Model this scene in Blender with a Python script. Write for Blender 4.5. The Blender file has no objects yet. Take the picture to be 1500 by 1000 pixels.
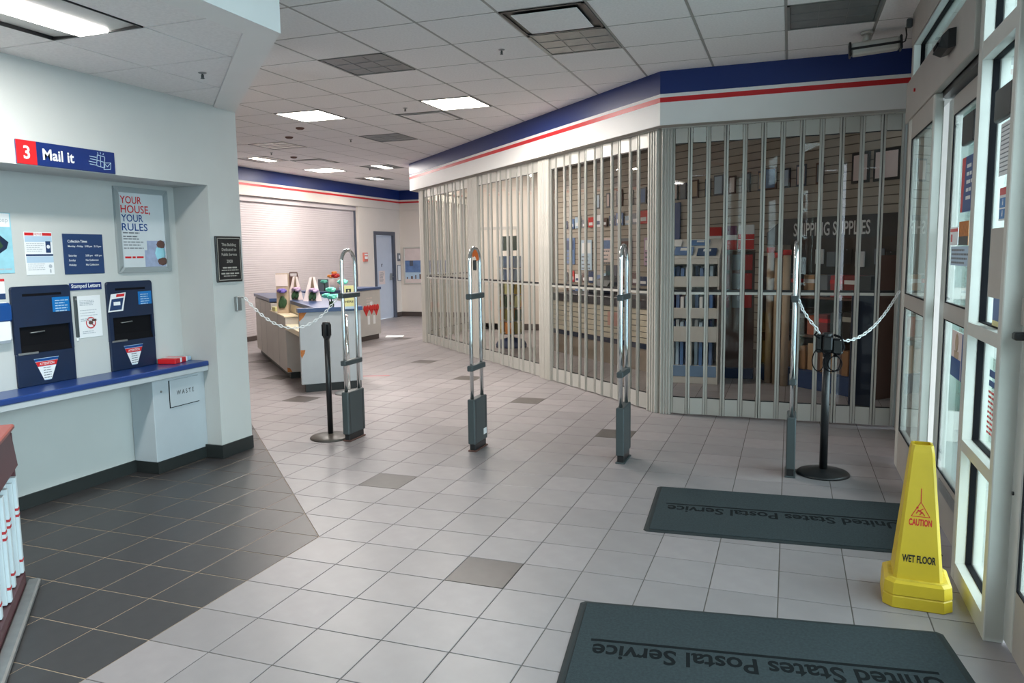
import bpy, math, random
from mathutils import Matrix, Vector
random.seed(7)
PI = math.pi
scene = bpy.context.scene
COL = scene.collection

# ------------------------------------------------------------------ camera, sky, exposure
cam_data = bpy.data.cameras.new('camera')
cam_data.sensor_width = 36.0
cam_data.lens = 1118.6 / 1500 * 36
cam_data.clip_start = 0.05
cam_data.clip_end = 200
cam = bpy.data.objects.new('camera', cam_data)
COL.objects.link(cam)
pit, rol, yaw = 0.114298, -0.013463, -0.348736
cp, sp, cy, sy = math.cos(pit), math.sin(pit), math.cos(yaw), math.sin(yaw)
FW = Vector((sy * cp, cy * cp, -sp))
RT0 = Vector((cy, -sy, 0))
UP0 = RT0.cross(FW)
RT = RT0 * math.cos(rol) + UP0 * math.sin(rol)
UP = UP0 * math.cos(rol) - RT0 * math.sin(rol)
CAM = Vector((2.451, -3.520, 1.566))
M = Matrix.Identity(4)
for r in range(3):
    M[r][0], M[r][1], M[r][2], M[r][3] = RT[r], UP[r], -FW[r], CAM[r]
cam.matrix_world = M
scene.camera = cam

world = bpy.data.worlds.new('overcast sky')
scene.world = world
world.use_nodes = True
bg = world.node_tree.nodes['Background']
bg.inputs['Color'].default_value = (0.85, 0.99, 1.12, 1)
bg.inputs['Strength'].default_value = SKY = 5.5

scene.view_settings.view_transform = 'Standard'
scene.view_settings.look = 'None'
scene.view_settings.exposure = 0.4
scene.view_settings.gamma = 1.0
scene.view_settings.use_curve_mapping = False
scene.cycles.use_denoising = True
scene.cycles.max_bounces = 10
scene.cycles.transparent_max_bounces = 24
scene.cycles.caustics_reflective = False
scene.cycles.caustics_refractive = False
scene.cycles.sample_clamp_indirect = 6.0

LAMP_W = 64.0          # power of one fluorescent troffer

def sky_portal(loc, right, w, h):
    l = bpy.data.lights.new('sky_portal', 'AREA')
    l.shape = 'RECTANGLE'; l.size = w; l.size_y = h
    l.cycles.is_portal = True
    o = bpy.data.objects.new('sky_portal', l)
    R = Vector(right).normalized(); n = R.cross(Vector((0, 0, 1)))
    m = Matrix.Identity(4)
    for i in range(3):
        m[i][0], m[i][1], m[i][2], m[i][3] = R[i], (0, 0, 1)[i], n[i], loc[i]
    # an area light shines along its local -Z: flip so that it faces the room
    o.matrix_world = m @ Matrix.Rotation(PI, 4, 'X')
    COL.objects.link(o)
    return o

# the storefront's openings, as portals for the sky's light
sky_portal((3.42, -1.45, 1.55), (0, -1, 0), 8.2, 3.0)

# ------------------------------------------------------------------ materials
def lin(c):
    return tuple(((v / 255) / 12.92 if v / 255 <= 0.04045 else ((v / 255 + 0.055) / 1.055) ** 2.4) for v in c)

MATS = {}
def mat(name, rgb, rough=0.5, metal=0.0, var=0.06, scale=6.0, bump=0.0, bscale=80.0, spec=0.5, coat=0.0, emit=0.0, stretch=None):
    """procedural material: a base colour with a faint noise mottling and optional fine relief"""
    if name in MATS:
        return MATS[name]
    m = bpy.data.materials.new(name)
    m.use_nodes = True
    nt = m.node_tree
    b = nt.nodes['Principled BSDF']
    b.inputs['Roughness'].default_value = rough
    b.inputs['Metallic'].default_value = metal
    b.inputs['Specular IOR Level'].default_value = spec
    b.inputs['Coat Weight'].default_value = coat
    c = lin(rgb)
    b.inputs['Base Color'].default_value = (*c, 1)
    tc = nt.nodes.new('ShaderNodeTexCoord')
    vec = tc.outputs['Object']
    if stretch:
        mp = nt.nodes.new('ShaderNodeMapping')
        mp.inputs['Scale'].default_value = stretch
        nt.links.new(vec, mp.inputs['Vector'])
        vec = mp.outputs['Vector']
    if var > 0:
        n = nt.nodes.new('ShaderNodeTexNoise')
        n.inputs['Scale'].default_value = scale
        n.inputs['Detail'].default_value = 4
        nt.links.new(vec, n.inputs['Vector'])
        r = nt.nodes.new('ShaderNodeValToRGB')
        r.color_ramp.elements[0].position = 0.3
        r.color_ramp.elements[1].position = 0.7
        r.color_ramp.elements[0].color = (*[v * (1 - var) for v in c], 1)
        r.color_ramp.elements[1].color = (*[min(1, v * (1 + var)) for v in c], 1)
        nt.links.new(n.outputs['Fac'], r.inputs['Fac'])
        nt.links.new(r.outputs['Color'], b.inputs['Base Color'])
    if bump > 0:
        n2 = nt.nodes.new('ShaderNodeTexNoise')
        n2.inputs['Scale'].default_value = bscale
        n2.inputs['Detail'].default_value = 3
        nt.links.new(vec, n2.inputs['Vector'])
        bp = nt.nodes.new('ShaderNodeBump')
        bp.inputs['Strength'].default_value = bump
        bp.inputs['Distance'].default_value = 0.01
        nt.links.new(n2.outputs['Fac'], bp.inputs['Height'])
        nt.links.new(bp.outputs['Normal'], b.inputs['Normal'])
    if emit > 0:
        b.inputs['Emission Color'].default_value = (*c, 1)
        b.inputs['Emission Strength'].default_value = emit
    MATS[name] = m
    return m

def glass(name, tint=(225, 240, 235), refl=1.0, rough=0.0):
    """thin sheet: clear straight through, mirror-like by Fresnel"""
    m = bpy.data.materials.new(name)
    m.use_nodes = True
    nt = m.node_tree
    nt.nodes.clear()
    out = nt.nodes.new('ShaderNodeOutputMaterial')
    tr = nt.nodes.new('ShaderNodeBsdfTransparent')
    tr.inputs['Color'].default_value = (*lin(tint), 1)
    gl = nt.nodes.new('ShaderNodeBsdfGlossy')
    gl.inputs['Roughness'].default_value = rough
    gl.inputs['Color'].default_value = (refl, refl, refl, 1)
    fr = nt.nodes.new('ShaderNodeFresnel')
    ge = nt.nodes.new('ShaderNodeNewGeometry')
    mr = nt.nodes.new('ShaderNodeMapRange')          # same index from either side: a thin sheet, not a solid
    mr.inputs['To Min'].default_value = 1.45
    mr.inputs['To Max'].default_value = 1 / 1.45
    nt.links.new(ge.outputs['Backfacing'], mr.inputs['Value'])
    nt.links.new(mr.outputs['Result'], fr.inputs['IOR'])
    mx = nt.nodes.new('ShaderNodeMixShader')
    nt.links.new(fr.outputs['Fac'], mx.inputs['Fac'])
    nt.links.new(tr.outputs['BSDF'], mx.inputs[1])
    nt.links.new(gl.outputs['BSDF'], mx.inputs[2])
    nt.links.new(mx.outputs['Shader'], out.inputs['Surface'])
    MATS[name] = m
    return m

WALL = mat('white wall paint', (196, 198, 196), 0.6, var=0.02, scale=3, bump=0.05, bscale=200)
FASW = mat('white fascia laminate', (240, 240, 238), 0.5, var=0.015, scale=3)
WALLF = mat('warm white wall paint', (222, 213, 204), 0.6, var=0.02, scale=3)
CEILT = mat('mineral ceiling tile', (241, 239, 238), 0.9, var=0.05, scale=60, bump=0.25, bscale=140)
GRID = mat('ceiling grid bar', (160, 158, 153), 0.5, var=0.02)
PLENUM = mat('ceiling joint', (120, 117, 112), 0.9)
LTILE = mat('pale grey floor tile', (144, 138, 139), 0.4, var=0.05, scale=9, bump=0.02, bscale=300)
LTILE2 = mat('paler grey floor tile', (149, 142, 143), 0.43, var=0.05, scale=11, bump=0.02, bscale=300)
LTILE3 = mat('duller grey floor tile', (140, 134, 135), 0.38, var=0.05, scale=8, bump=0.02, bscale=300)
DTILE = mat('charcoal floor tile', (56, 54, 55), 0.38, var=0.10, scale=14, bump=0.03, bscale=300)
ATILE = mat('taupe accent tile', (84, 78, 75), 0.4, var=0.08, scale=14)
GROUT = mat('grout', (96, 90, 86), 0.9, var=0.12, scale=20)
GROUTD = mat('dark area grout', (172, 152, 130), 0.9, var=0.1, scale=20)
BASEB = mat('black vinyl baseboard', (38, 42, 42), 0.45, var=0.08)
BASEBR = mat('dark brown baseboard', (72, 62, 58), 0.5)
BLUE = mat('postal blue paint', (12, 42, 108), 0.42, var=0.03)
BLUEB = mat('bright blue print', (0, 66, 134), 0.4, var=0.02)
RED = mat('red stripe', (206, 32, 38), 0.4, var=0.02)
WHITE = mat('white plastic', (236, 238, 238), 0.4, var=0.01)
PAPER = mat('white paper', (232, 234, 236), 0.7, var=0.01)
SOFF = mat('soffit beige', (176, 170, 162), 0.7, var=0.03)
ALU = mat('satin aluminium', (200, 199, 192), 0.42, metal=0.35, var=0.008, scale=4)
SILVF = mat('silver snap frame', (160, 168, 170), 0.4, metal=0.3, var=0.02)
SLATB = mat('slatwall groove', (104, 96, 86), 0.8)
ALUP = mat('painted aluminium', (196, 193, 185), 0.45, metal=0.1, var=0.03, scale=10)
FRAME = mat('storefront frame paint', (204, 203, 196), 0.42, metal=0.15, var=0.03, scale=8)
FRAMEG = mat('storefront header paint', (168, 162, 155), 0.45, metal=0.1, var=0.03)
BLACK = mat('black rubber', (16, 16, 20), 0.7, var=0.06, spec=0.12)
BLACKG = mat('black plastic', (28, 29, 31), 0.35, var=0.05)
DGREY = mat('dark grey plastic', (66, 74, 76), 0.45, var=0.05)
CHROME = mat('chrome tube', (226, 230, 230), 0.12, metal=1.0, var=0.0)
STEEL = mat('brushed steel', (150, 152, 152), 0.4, metal=0.7, var=0.08, scale=20)
LOUV = mat('louvre steel', (128, 132, 130), 0.35, metal=0.6, var=0.1, scale=12)
CREAM = mat('cream laminate', (226, 214, 186), 0.45, var=0.02)
CABG = mat('grey cabinet laminate', (190, 186, 182), 0.45, var=0.03)
CABL = mat('pale cabinet laminate', (182, 188, 192), 0.45, var=0.03)
CABW = mat('waste cabinet grey', (182, 190, 196), 0.45, var=0.02)
CHIP = mat('exposed particle board', (188, 120, 66), 0.8, var=0.2, scale=60)
NAVY = mat('navy slot panel', (15, 33, 62), 0.42, var=0.08, scale=8)
NAVYB = mat('blue counter top', (34, 62, 124), 0.28, var=0.05)
CTOP = mat('blue island top', (52, 74, 116), 0.32, var=0.05)
SKYB = mat('azure label', (0, 110, 182), 0.4, var=0.06, scale=30)
YEL = mat('yellow plastic', (208, 178, 44), 0.38, var=0.05, scale=9)
YELD = mat('scuffed yellow plastic', (206, 180, 60), 0.5, var=0.16, scale=25)
MATG = mat('dark grey green mat pile', (55, 64, 67), 0.95, var=0.14, scale=90, bump=0.5, bscale=500, spec=0.15)
MATB = mat('mat rubber border', (42, 49, 51), 0.7, var=0.08, spec=0.2)
MATT = mat('mat lettering', (22, 26, 28), 0.95, var=0.1, spec=0.1)
MAROON = mat('maroon laminate', (88, 50, 54), 0.45, var=0.06)
MAROON2 = mat('red brown laminate', (142, 70, 60), 0.4, var=0.06)
BOXW = mat('white carton', (214, 222, 226), 0.6, var=0.03)
BOXR = mat('carton red stripe', (190, 50, 56), 0.6)
CARD = mat('brown cardboard', (150, 110, 76), 0.75, var=0.1, scale=15)
CARD2 = mat('tan cardboard', (174, 140, 106), 0.75, var=0.1, scale=15)
SHUT = mat('shutter slat', (194, 186, 187), 0.5, var=0.02)
DOORG = mat('blue grey door', (192, 200, 214), 0.4, var=0.02)
DFRAME = mat('dark grey door frame', (78, 84, 98), 0.4, var=0.03)
SLATW = mat('slatwall beige', (172, 162, 149), 0.6, var=0.03)
TUBEW = mat('lit lamp lens', (255, 250, 244), 0.5, var=0, emit=9.0)
TUBEF = mat('lit far lamp lens', (255, 246, 232), 0.5, var=0, emit=9.0)
PAVE = mat('grey asphalt', (104, 116, 130), 0.9, var=0.1, scale=5)
CONC = mat('pale concrete', (176, 184, 180), 0.85, var=0.06, scale=4)
GLS = glass('storefront glass', (243, 250, 247))
POLY = glass('grille panel sheet', (244, 243, 238), 0.9, 0.02)
SILV = mat('silver print', (170, 168, 160), 0.5, var=0.02)
ORANGE = mat('orange tape', (226, 104, 38), 0.5)
TEAL = mat('mint flower petals', (120, 214, 190), 0.6, var=0.08)
GREEN = mat('dark green stem', (44, 74, 44), 0.6, var=0.1)
PURP = mat('violet petals', (112, 96, 170), 0.6, var=0.1)
LILAC = mat('lilac petals', (190, 164, 190), 0.6, var=0.1)
FRED = mat('red petals', (200, 38, 34), 0.55, var=0.1)
FYEL = mat('orange petals', (236, 150, 70), 0.55, var=0.1)
TAN = mat('tan paper', (178, 156, 132), 0.7, var=0.06)
PINKW = mat('pale pink paper', (220, 204, 200), 0.7, var=0.06)
BROWN = mat('brown paper', (96, 66, 58), 0.7, var=0.06)
SIGNY = mat('pale yellow card', (226, 222, 160), 0.6)
GREYT = mat('grey print', (110, 116, 124), 0.6)
GREYL = mat('faint grey print', (176, 182, 190), 0.6)
REFL = mat('white lamp reflector', (206, 206, 202), 0.3, var=0.06, scale=12)
RACKW = mat('white rack laminate', (206, 203, 198), 0.5, var=0.02)
LBLUE = mat('pale blue print', (178, 202, 222), 0.6, var=0.04)
CYAN = mat('aqua print', (150, 205, 220), 0.6, var=0.15, scale=9)
WASHB = mat('blue wash print', (96, 124, 170), 0.6, var=0.2, scale=8)
DBLUE = mat('dark blue print', (28, 56, 100), 0.6, var=0.04)

# ------------------------------------------------------------------ mesh building
class MB:
    def __init__(self):
        self.v = []; self.f = []; self.mi = []; self.sm = []
    def add(self, verts, faces, m=0, smooth=False):
        b = len(self.v)
        self.v.extend([tuple(p) for p in verts])
        for fc in faces:
            self.f.append(tuple(b + i for i in fc)); self.mi.append(m); self.sm.append(smooth)
        return self
    def box(self, x0, y0, z0, x1, y1, z1, m=0):
        x0, x1 = min(x0, x1), max(x0, x1); y0, y1 = min(y0, y1), max(y0, y1); z0, z1 = min(z0, z1), max(z0, z1)
        return self.add([(x0, y0, z0), (x1, y0, z0), (x1, y1, z0), (x0, y1, z0), (x0, y0, z1), (x1, y0, z1), (x1, y1, z1), (x0, y1, z1)],
                        [(0, 3, 2, 1), (4, 5, 6, 7), (0, 1, 5, 4), (1, 2, 6, 5), (2, 3, 7, 6), (3, 0, 4, 7)], m)
    def cbox(self, x0, y0, z0, x1, y1, z1, c=0.004, m=0):
        """box with chamfered edges: a loft of chamfered rectangles"""
        x0, x1 = min(x0, x1), max(x0, x1); y0, y1 = min(y0, y1), max(y0, y1); z0, z1 = min(z0, z1), max(z0, z1)
        c = min(c, (x1 - x0) / 2.1, (y1 - y0) / 2.1, (z1 - z0) / 2.1)
        def ring(z, i):
            a, b, d, e = x0 + i, x1 - i, y0 + i, y1 - i
            k = c
            if i > 0:
                k = c * 0.4
            return [(a + k, d, z), (b - k, d, z), (b, d + k, z), (b, e - k, z), (b - k, e, z), (a + k, e, z), (a, e - k, z), (a, d + k, z)]
        return self.loft([ring(z0, c), ring(z0 + c, 0), ring(z1 - c, 0), ring(z1, c)], m)
    def loft(self, rings, m=0, cap=True, smooth=False, closed=False):
        n = len(rings[0]); vs = [p for r in rings for p in r]; fs = []
        k = len(rings)
        for j in range(k if closed else k - 1):
            a, b = j * n, ((j + 1) % k) * n
            for i in range(n):
                fs.append((a + i, a + (i + 1) % n, b + (i + 1) % n, b + i))
        if cap and not closed:
            fs.append(tuple(reversed(range(n)))); fs.append(tuple((k - 1) * n + i for i in range(n)))
        return self.add(vs, fs, m, smooth)
    def prism(self, pts, z0, z1, m=0):
        return self.loft([[(x, y, z0) for x, y in pts], [(x, y, z1) for x, y in pts]], m)
    def cyl(self, p0, p1, r0, r1=None, n=16, m=0, smooth=True):
        r1 = r0 if r1 is None else r1
        p0, p1 = Vector(p0), Vector(p1)
        d = (p1 - p0).normalized()
        a = d.orthogonal().normalized(); b = d.cross(a)
        R = lambda p, r: [p + a * (r * math.cos(t)) + b * (r * math.sin(t)) for t in [2 * PI * i / n for i in range(n)]]
        k = len(self.f)
        self.loft([R(p0, r0), R(p1, r1)], m, True, smooth)
        self.sm[-1] = self.sm[-2] = False
        return self
    def tube(self, pts, r, n=10, m=0, closed=False):
        pts = [Vector(p) for p in pts]
        rings = []; k = len(pts); a = None
        for i, p in enumerate(pts):
            if closed:
                d = pts[(i + 1) % k] - pts[i - 1]
            else:
                d = pts[min(i + 1, k - 1)] - pts[max(i - 1, 0)]
            d.normalize()
            a = (a - d * a.dot(d)).normalized() if a is not None and (a - d * a.dot(d)).length > 1e-6 else d.orthogonal().normalized()
            b = d.cross(a)
            rings.append([p + a * (r * math.cos(2 * PI * j / n)) + b * (r * math.sin(2 * PI * j / n)) for j in range(n)])
        return self.loft(rings, m, True, True, closed)
    def lathe(self, prof, c=(0, 0, 0), n=32, m=0, smooth=True):
        rings = [[(c[0] + r * math.cos(2 * PI * i / n), c[1] + r * math.sin(2 * PI * i / n), c[2] + z) for i in range(n)] for r, z in prof]
        return self.loft(rings, m, True, smooth)
    def blob(self, c, rx, ry, rz, m=0, n=8, k=5):
        rings = []
        for j in range(1, k):
            t = PI * j / k
            rings.append([(c[0] + rx * math.sin(t) * math.cos(2 * PI * i / n), c[1] + ry * math.sin(t) * math.sin(2 * PI * i / n), c[2] - rz * math.cos(t)) for i in range(n)])
        return self.loft(rings, m, True, True)
    def xf(self, mtx, start=0):
        for i in range(start, len(self.v)):
            self.v[i] = tuple(mtx @ Vector(self.v[i]))
        return self
    def merge(self, other, mtx=None, m=None):
        vs = [tuple(mtx @ Vector(p)) for p in other.v] if mtx else other.v
        b = len(self.v)
        self.v.extend(vs)
        for fc, mi, s in zip(other.f, other.mi, other.sm):
            self.f.append(tuple(b + i for i in fc)); self.mi.append(mi if m is None else m); self.sm.append(s)
        return self
    def mesh(self, name, mats):
        me = bpy.data.meshes.new(name)
        me.from_pydata(self.v, [], self.f)
        for mm in (mats if isinstance(mats, (list, tuple)) else [mats]):
            me.materials.append(mm)
        me.polygons.foreach_set('material_index', self.mi)
        me.polygons.foreach_set('use_smooth', self.sm)
        me.update()
        return me
    def build(self, name, mats, parent=None, mtx=None):
        return link(name, self.mesh(name, mats), parent, mtx)

def link(name, me, parent=None, mtx=None):
    o = bpy.data.objects.new(name, me)
    COL.objects.link(o)
    if parent is not None:
        o.parent = parent
    if mtx is not None:
        o.matrix_local = mtx
    return o

def B(x0, y0, z0, x1, y1, z1, m=0, c=0):
    return MB().cbox(x0, y0, z0, x1, y1, z1, c, m) if c else MB().box(x0, y0, z0, x1, y1, z1, m)

def tag(o, label=None, cat=None, group=None, kind=None):
    if label: o['label'] = label
    if cat: o['category'] = cat
    if group: o['group'] = group
    if kind: o['kind'] = kind
    return o

def thing(name, label, cat, mtx=None, group=None, kind=None):
    o = bpy.data.objects.new(name, None)
    o.empty_display_size = 0.1
    COL.objects.link(o)
    if mtx is not None:
        o.matrix_world = mtx
    return tag(o, label, cat, group, kind)

def struct(name, bm, mats, parent=None, mtx=None, label=None):
    o = bm.build(name, mats, parent, mtx)
    o['kind'] = 'structure'
    if label: o['label'] = label
    return o

def at(x, y, z=0, rot=0):
    return Matrix.Translation((x, y, z)) @ Matrix.Rotation(rot, 4, 'Z')

def face(loc, right):
    """frame on a wall: local x = right, y = up, z = out of the wall"""
    R = Vector(right).normalized(); U = Vector((0, 0, 1)); N = R.cross(U)
    m = Matrix.Identity(4)
    for i in range(3):
        m[i][0], m[i][1], m[i][2], m[i][3] = R[i], U[i], N[i], loc[i]
    return m

_tc = {}
def text_mb(s, x0, y0, x1=None, y1=None, z=0.0, bold=0.0, depth=0.0006, h=None, align='l', m=0):
    """lettering fitted to a box (x0..x1, y0..y1), or of height h with its natural width"""
    key = (s, bold)
    if key not in _tc:
        cu = bpy.data.curves.new('txt', 'FONT')
        cu.body = s; cu.size = 1.0; cu.offset = bold; cu.resolution_u = 3
        ob = bpy.data.objects.new('txt', cu)
        me = bpy.data.meshes.new_from_object(ob)
        vs = [tuple(v.co) for v in me.vertices]; fs = [tuple(p.vertices) for p in me.polygons]
        bpy.data.objects.remove(ob); bpy.data.curves.remove(cu); bpy.data.meshes.remove(me)
        _tc[key] = (vs, fs)
    vs, fs = _tc[key]
    mb = MB()
    if not vs:
        return mb
    ax, bx = min(v[0] for v in vs), max(v[0] for v in vs)
    ay, by = min(v[1] for v in vs), max(v[1] for v in vs)
    if h is not None:
        k = h / 0.70
        w = (bx - ax) * k
        ox = x0 if align == 'l' else (x0 - w / 2 if align == 'c' else x0 - w)
        P = [(ox + (v[0] - ax) * k, y0 + v[1] * k, z) for v in vs]
    else:
        kx = (x1 - x0) / (bx - ax); ky = (y1 - y0) / (by - ay)
        P = [(x0 + (v[0] - ax) * kx, y0 + (v[1] - ay) * ky, z) for v in vs]
    mb.add(P, fs, m)
    return mb

def lines_mb(x0, y0, x1, n, pitch, h=0.003, z=0.0, m=0, ragged=0.3):
    """rows of print too small to read"""
    mb = MB()
    for i in range(n):
        x = x0; y = y0 - i * pitch
        end = x1 - random.random() * ragged * (x1 - x0)
        while x < end:
            w = random.uniform(2.0, 6.0) * h
            mb.box(x, y, z, min(x + w, end), y + h, z + 0.0004, m)
            x += w + h * 0.8
    return mb

# ------------------------------------------------------------------ setting: floor
T = 0.305
CEIL = 3.193
WX = -1.69           # face of the left wall
RX = -2.06           # back of the recess in it
FX = -6.95           # far left wall

def project(p):
    d = Vector(p) - CAM
    z = d.dot(FW)
    if z < 0.05:
        return None
    return 750 + 1118.6 * d.dot(RT) / z, 500 - 1118.6 * d.dot(UP) / z, z

def in_frame(p, mrg=60):
    q = project(p)
    return q is not None and -mrg < q[0] < 1500 + mrg and -mrg < q[1] < 1000 + mrg

floor = struct('floor', B(-7.3, -6.0, -0.12, 3.36, 14.3, -0.0025).box(3.36, 3.9, -0.12, 3.86, 6, -0.0026), GROUT)
gd = MB().add([(WX - 0.4, -6, -0.0018), (0, -6, -0.0018), (0, 0, -0.0018), (WX - 0.4, 2.09, -0.0018)], [(0, 1, 2, 3)])
tag(gd.build('dark_grout', GROUTD, floor), 'lighter grout under the charcoal tiles')

ACC = {(-1, 3), (3, 9), (-1, 13), (-5, 17), (-9, 21), (-13, 15), (-9, 11), (3, -1), (-17, 19), (-15, 30)}
g = 0.0026
def tile_mb(pts, m=0):
    """one tile: a low prism with its top edge eased"""
    cx = sum(p[0] for p in pts) / len(pts); cy_ = sum(p[1] for p in pts) / len(pts)
    sh = lambda k: [(cx + (x - cx) * k, cy_ + (y - cy_) * k) for x, y in pts]
    r = [[(x, y, z) for x, y in q] for q, z in ((pts, -0.0025), (pts, -0.0006), (sh(0.985), 0.0))]
    mb = MB().loft(r, m)
    return mb
full = [(g, g), (T - g, g), (T - g, T - g), (g, T - g)]
tri_hi = [(T - g, g * 2.4), (T - g, T - g), (g * 2.4, T - g)]     # light half at the diagonal edge
tri_lo = [(g, g), (T - g * 2.4, g), (g, T - g * 2.4)]             # dark half
TM = {'l0': tile_mb(full).mesh('floor_tile', LTILE), 'l1': tile_mb(full).mesh('floor_tile', LTILE2), 'l2': tile_mb(full).mesh('floor_tile', LTILE3),
      'd': tile_mb(full).mesh('floor_tile', DTILE), 'a': tile_mb(full).mesh('floor_tile', ATILE),
      'th': tile_mb(tri_hi).mesh('floor_tile', LTILE), 'tl': tile_mb(tri_lo).mesh('floor_tile', DTILE)}
cells = []
for i in range(-24, 13):
    for j in range(-19, 47):
        x, y = i * T, j * T
        if x + T > 3.36 and y < 3.5: continue
        if x < RX - 0.2 and y < 1.2: continue
        if x < WX - T * 0.7 and 1.2 <= y < 1.5: continue
        k = 'l%d' % ((i * 7 + j * 13 + i * j) % 3)
        kinds = [k]
        if i < 0 and i + j < -1: kinds = ['d']
        elif i < 0 and i + j == -1: kinds = ['th', 'tl']
        if (i, j) in ACC: kinds = ['a']
        c = (x + T / 2, y + T / 2, 0)
        vis = in_frame(c, 90)
        d = (Vector(c) - CAM).length + (0 if vis else 100)
        for kk in kinds:
            cells.append((d, i, j, kk))
cells.sort()
rest = MB(); order = {'l0': 0, 'l1': 1, 'l2': 2, 'd': 3, 'a': 4, 'th': 0, 'tl': 3}
polys = {'th': tri_hi, 'tl': tri_lo}
for n, (d, i, j, kk) in enumerate(cells):
    if n < 300:
        o = link('floor_tile', TM[kk], floor, Matrix.Translation((i * T, j * T, 0)))
        if kk == 'a': o['label'] = 'taupe accent floor tile'
    else:
        rest.merge(tile_mb([(i * T + a, j * T + b) for a, b in polys.get(kk, full)], order[kk]))
tag(rest.build('tile_field', [LTILE, LTILE2, LTILE3, DTILE, ATILE], floor), 'rest of the tiled floor, light grey with few dark tiles', kind='stuff')

# ------------------------------------------------------------------ setting: ceiling
ceiling = struct('ceiling', B(-7.3, -6.0, CEIL + 0.012, 3.4, 14.3, CEIL + 0.1), PLENUM)
S = 0.615; X0 = -1.31; Y0 = 2.147
FIX = {}     # cells taken by fixtures
for c in [(0, 0), (3, 0), (6, 0)]: FIX[c] = 'dark'
for c in [(-3, 6), (-6, 6)]: FIX[c] = 'dark'
for c in [(0, 3), (-3, 3)]: FIX[c] = 'lit'
for c in [(-8, 11)]: FIX[c] = 'lit'
for c in [(-8, 8), (-6, 11), (-8, 14)]: FIX[c] = 'strip'
FIX[(-3, 12)] = 'lit'; FIX[(3, -1)] = 'diff'; FIX[(-1, 4)] = 'plate'; FIX[(-7, 9)] = 'plate'
t_in = 0.010
tile = MB().loft([[(t_in, t_in, 0.012), (S - t_in, t_in, 0.012), (S - t_in, S - t_in, 0.012), (t_in, S - t_in, 0.012)],
                  [(t_in, t_in, 0.003), (S - t_in, t_in, 0.003), (S - t_in, S - t_in, 0.003), (t_in, S - t_in, 0.003)],
                  [(t_in + .006, t_in + .006, 0), (S - t_in - .006, t_in + .006, 0), (S - t_in - .006, S - t_in - .006, 0), (t_in + .006, S - t_in - .006, 0)]])
TILEM = tile.mesh('ceiling_tile', CEILT)
cc = []
for a in range(-10, 8):
    for b in range(-13, 20):
        x, y = X0 + a * S, Y0 + b * S
        if x + S < -7.0 or x > 3.3 or (a, b) in FIX: continue
        if x + S < -0.03 and y + S < 0.6 and x + S + y + S < 0: continue          # above the soffit
        c = (x + S / 2, y + S / 2, CEIL)
        vis = in_frame(c, 120) and not (x + y > 5.3)
        cc.append(((Vector(c) - CAM).length + (0 if vis else 100), x, y))
cc.sort()
restc = MB()
for n, (d, x, y) in enumerate(cc):
    if n < 290:
        link('ceiling_tile', TILEM, ceiling, Matrix.Translation((x, y, CEIL)))
    else:
        restc.merge(tile, Matrix.Translation((x, y, CEIL)))
tag(restc.build('tile_field', CEILT, ceiling), 'rest of the ceiling tiles', kind='stuff')
gb = MB()
for a in range(-10, 9):
    x = X0 + a * S
    if -7.2 < x < 3.35: gb.box(x - 0.009, -6, CEIL + 0.002, x + 0.009, 14.2, CEIL + 0.0115)
for b in range(-13, 21):
    y = Y0 + b * S
    gb.box(-7.2, y - 0.009, CEIL + 0.0025, 3.35, y + 0.009, CEIL + 0.0118)
tag(gb.build('grid_bars', GRID, ceiling), 'metal grid carrying the ceiling tiles', kind='stuff')

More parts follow.
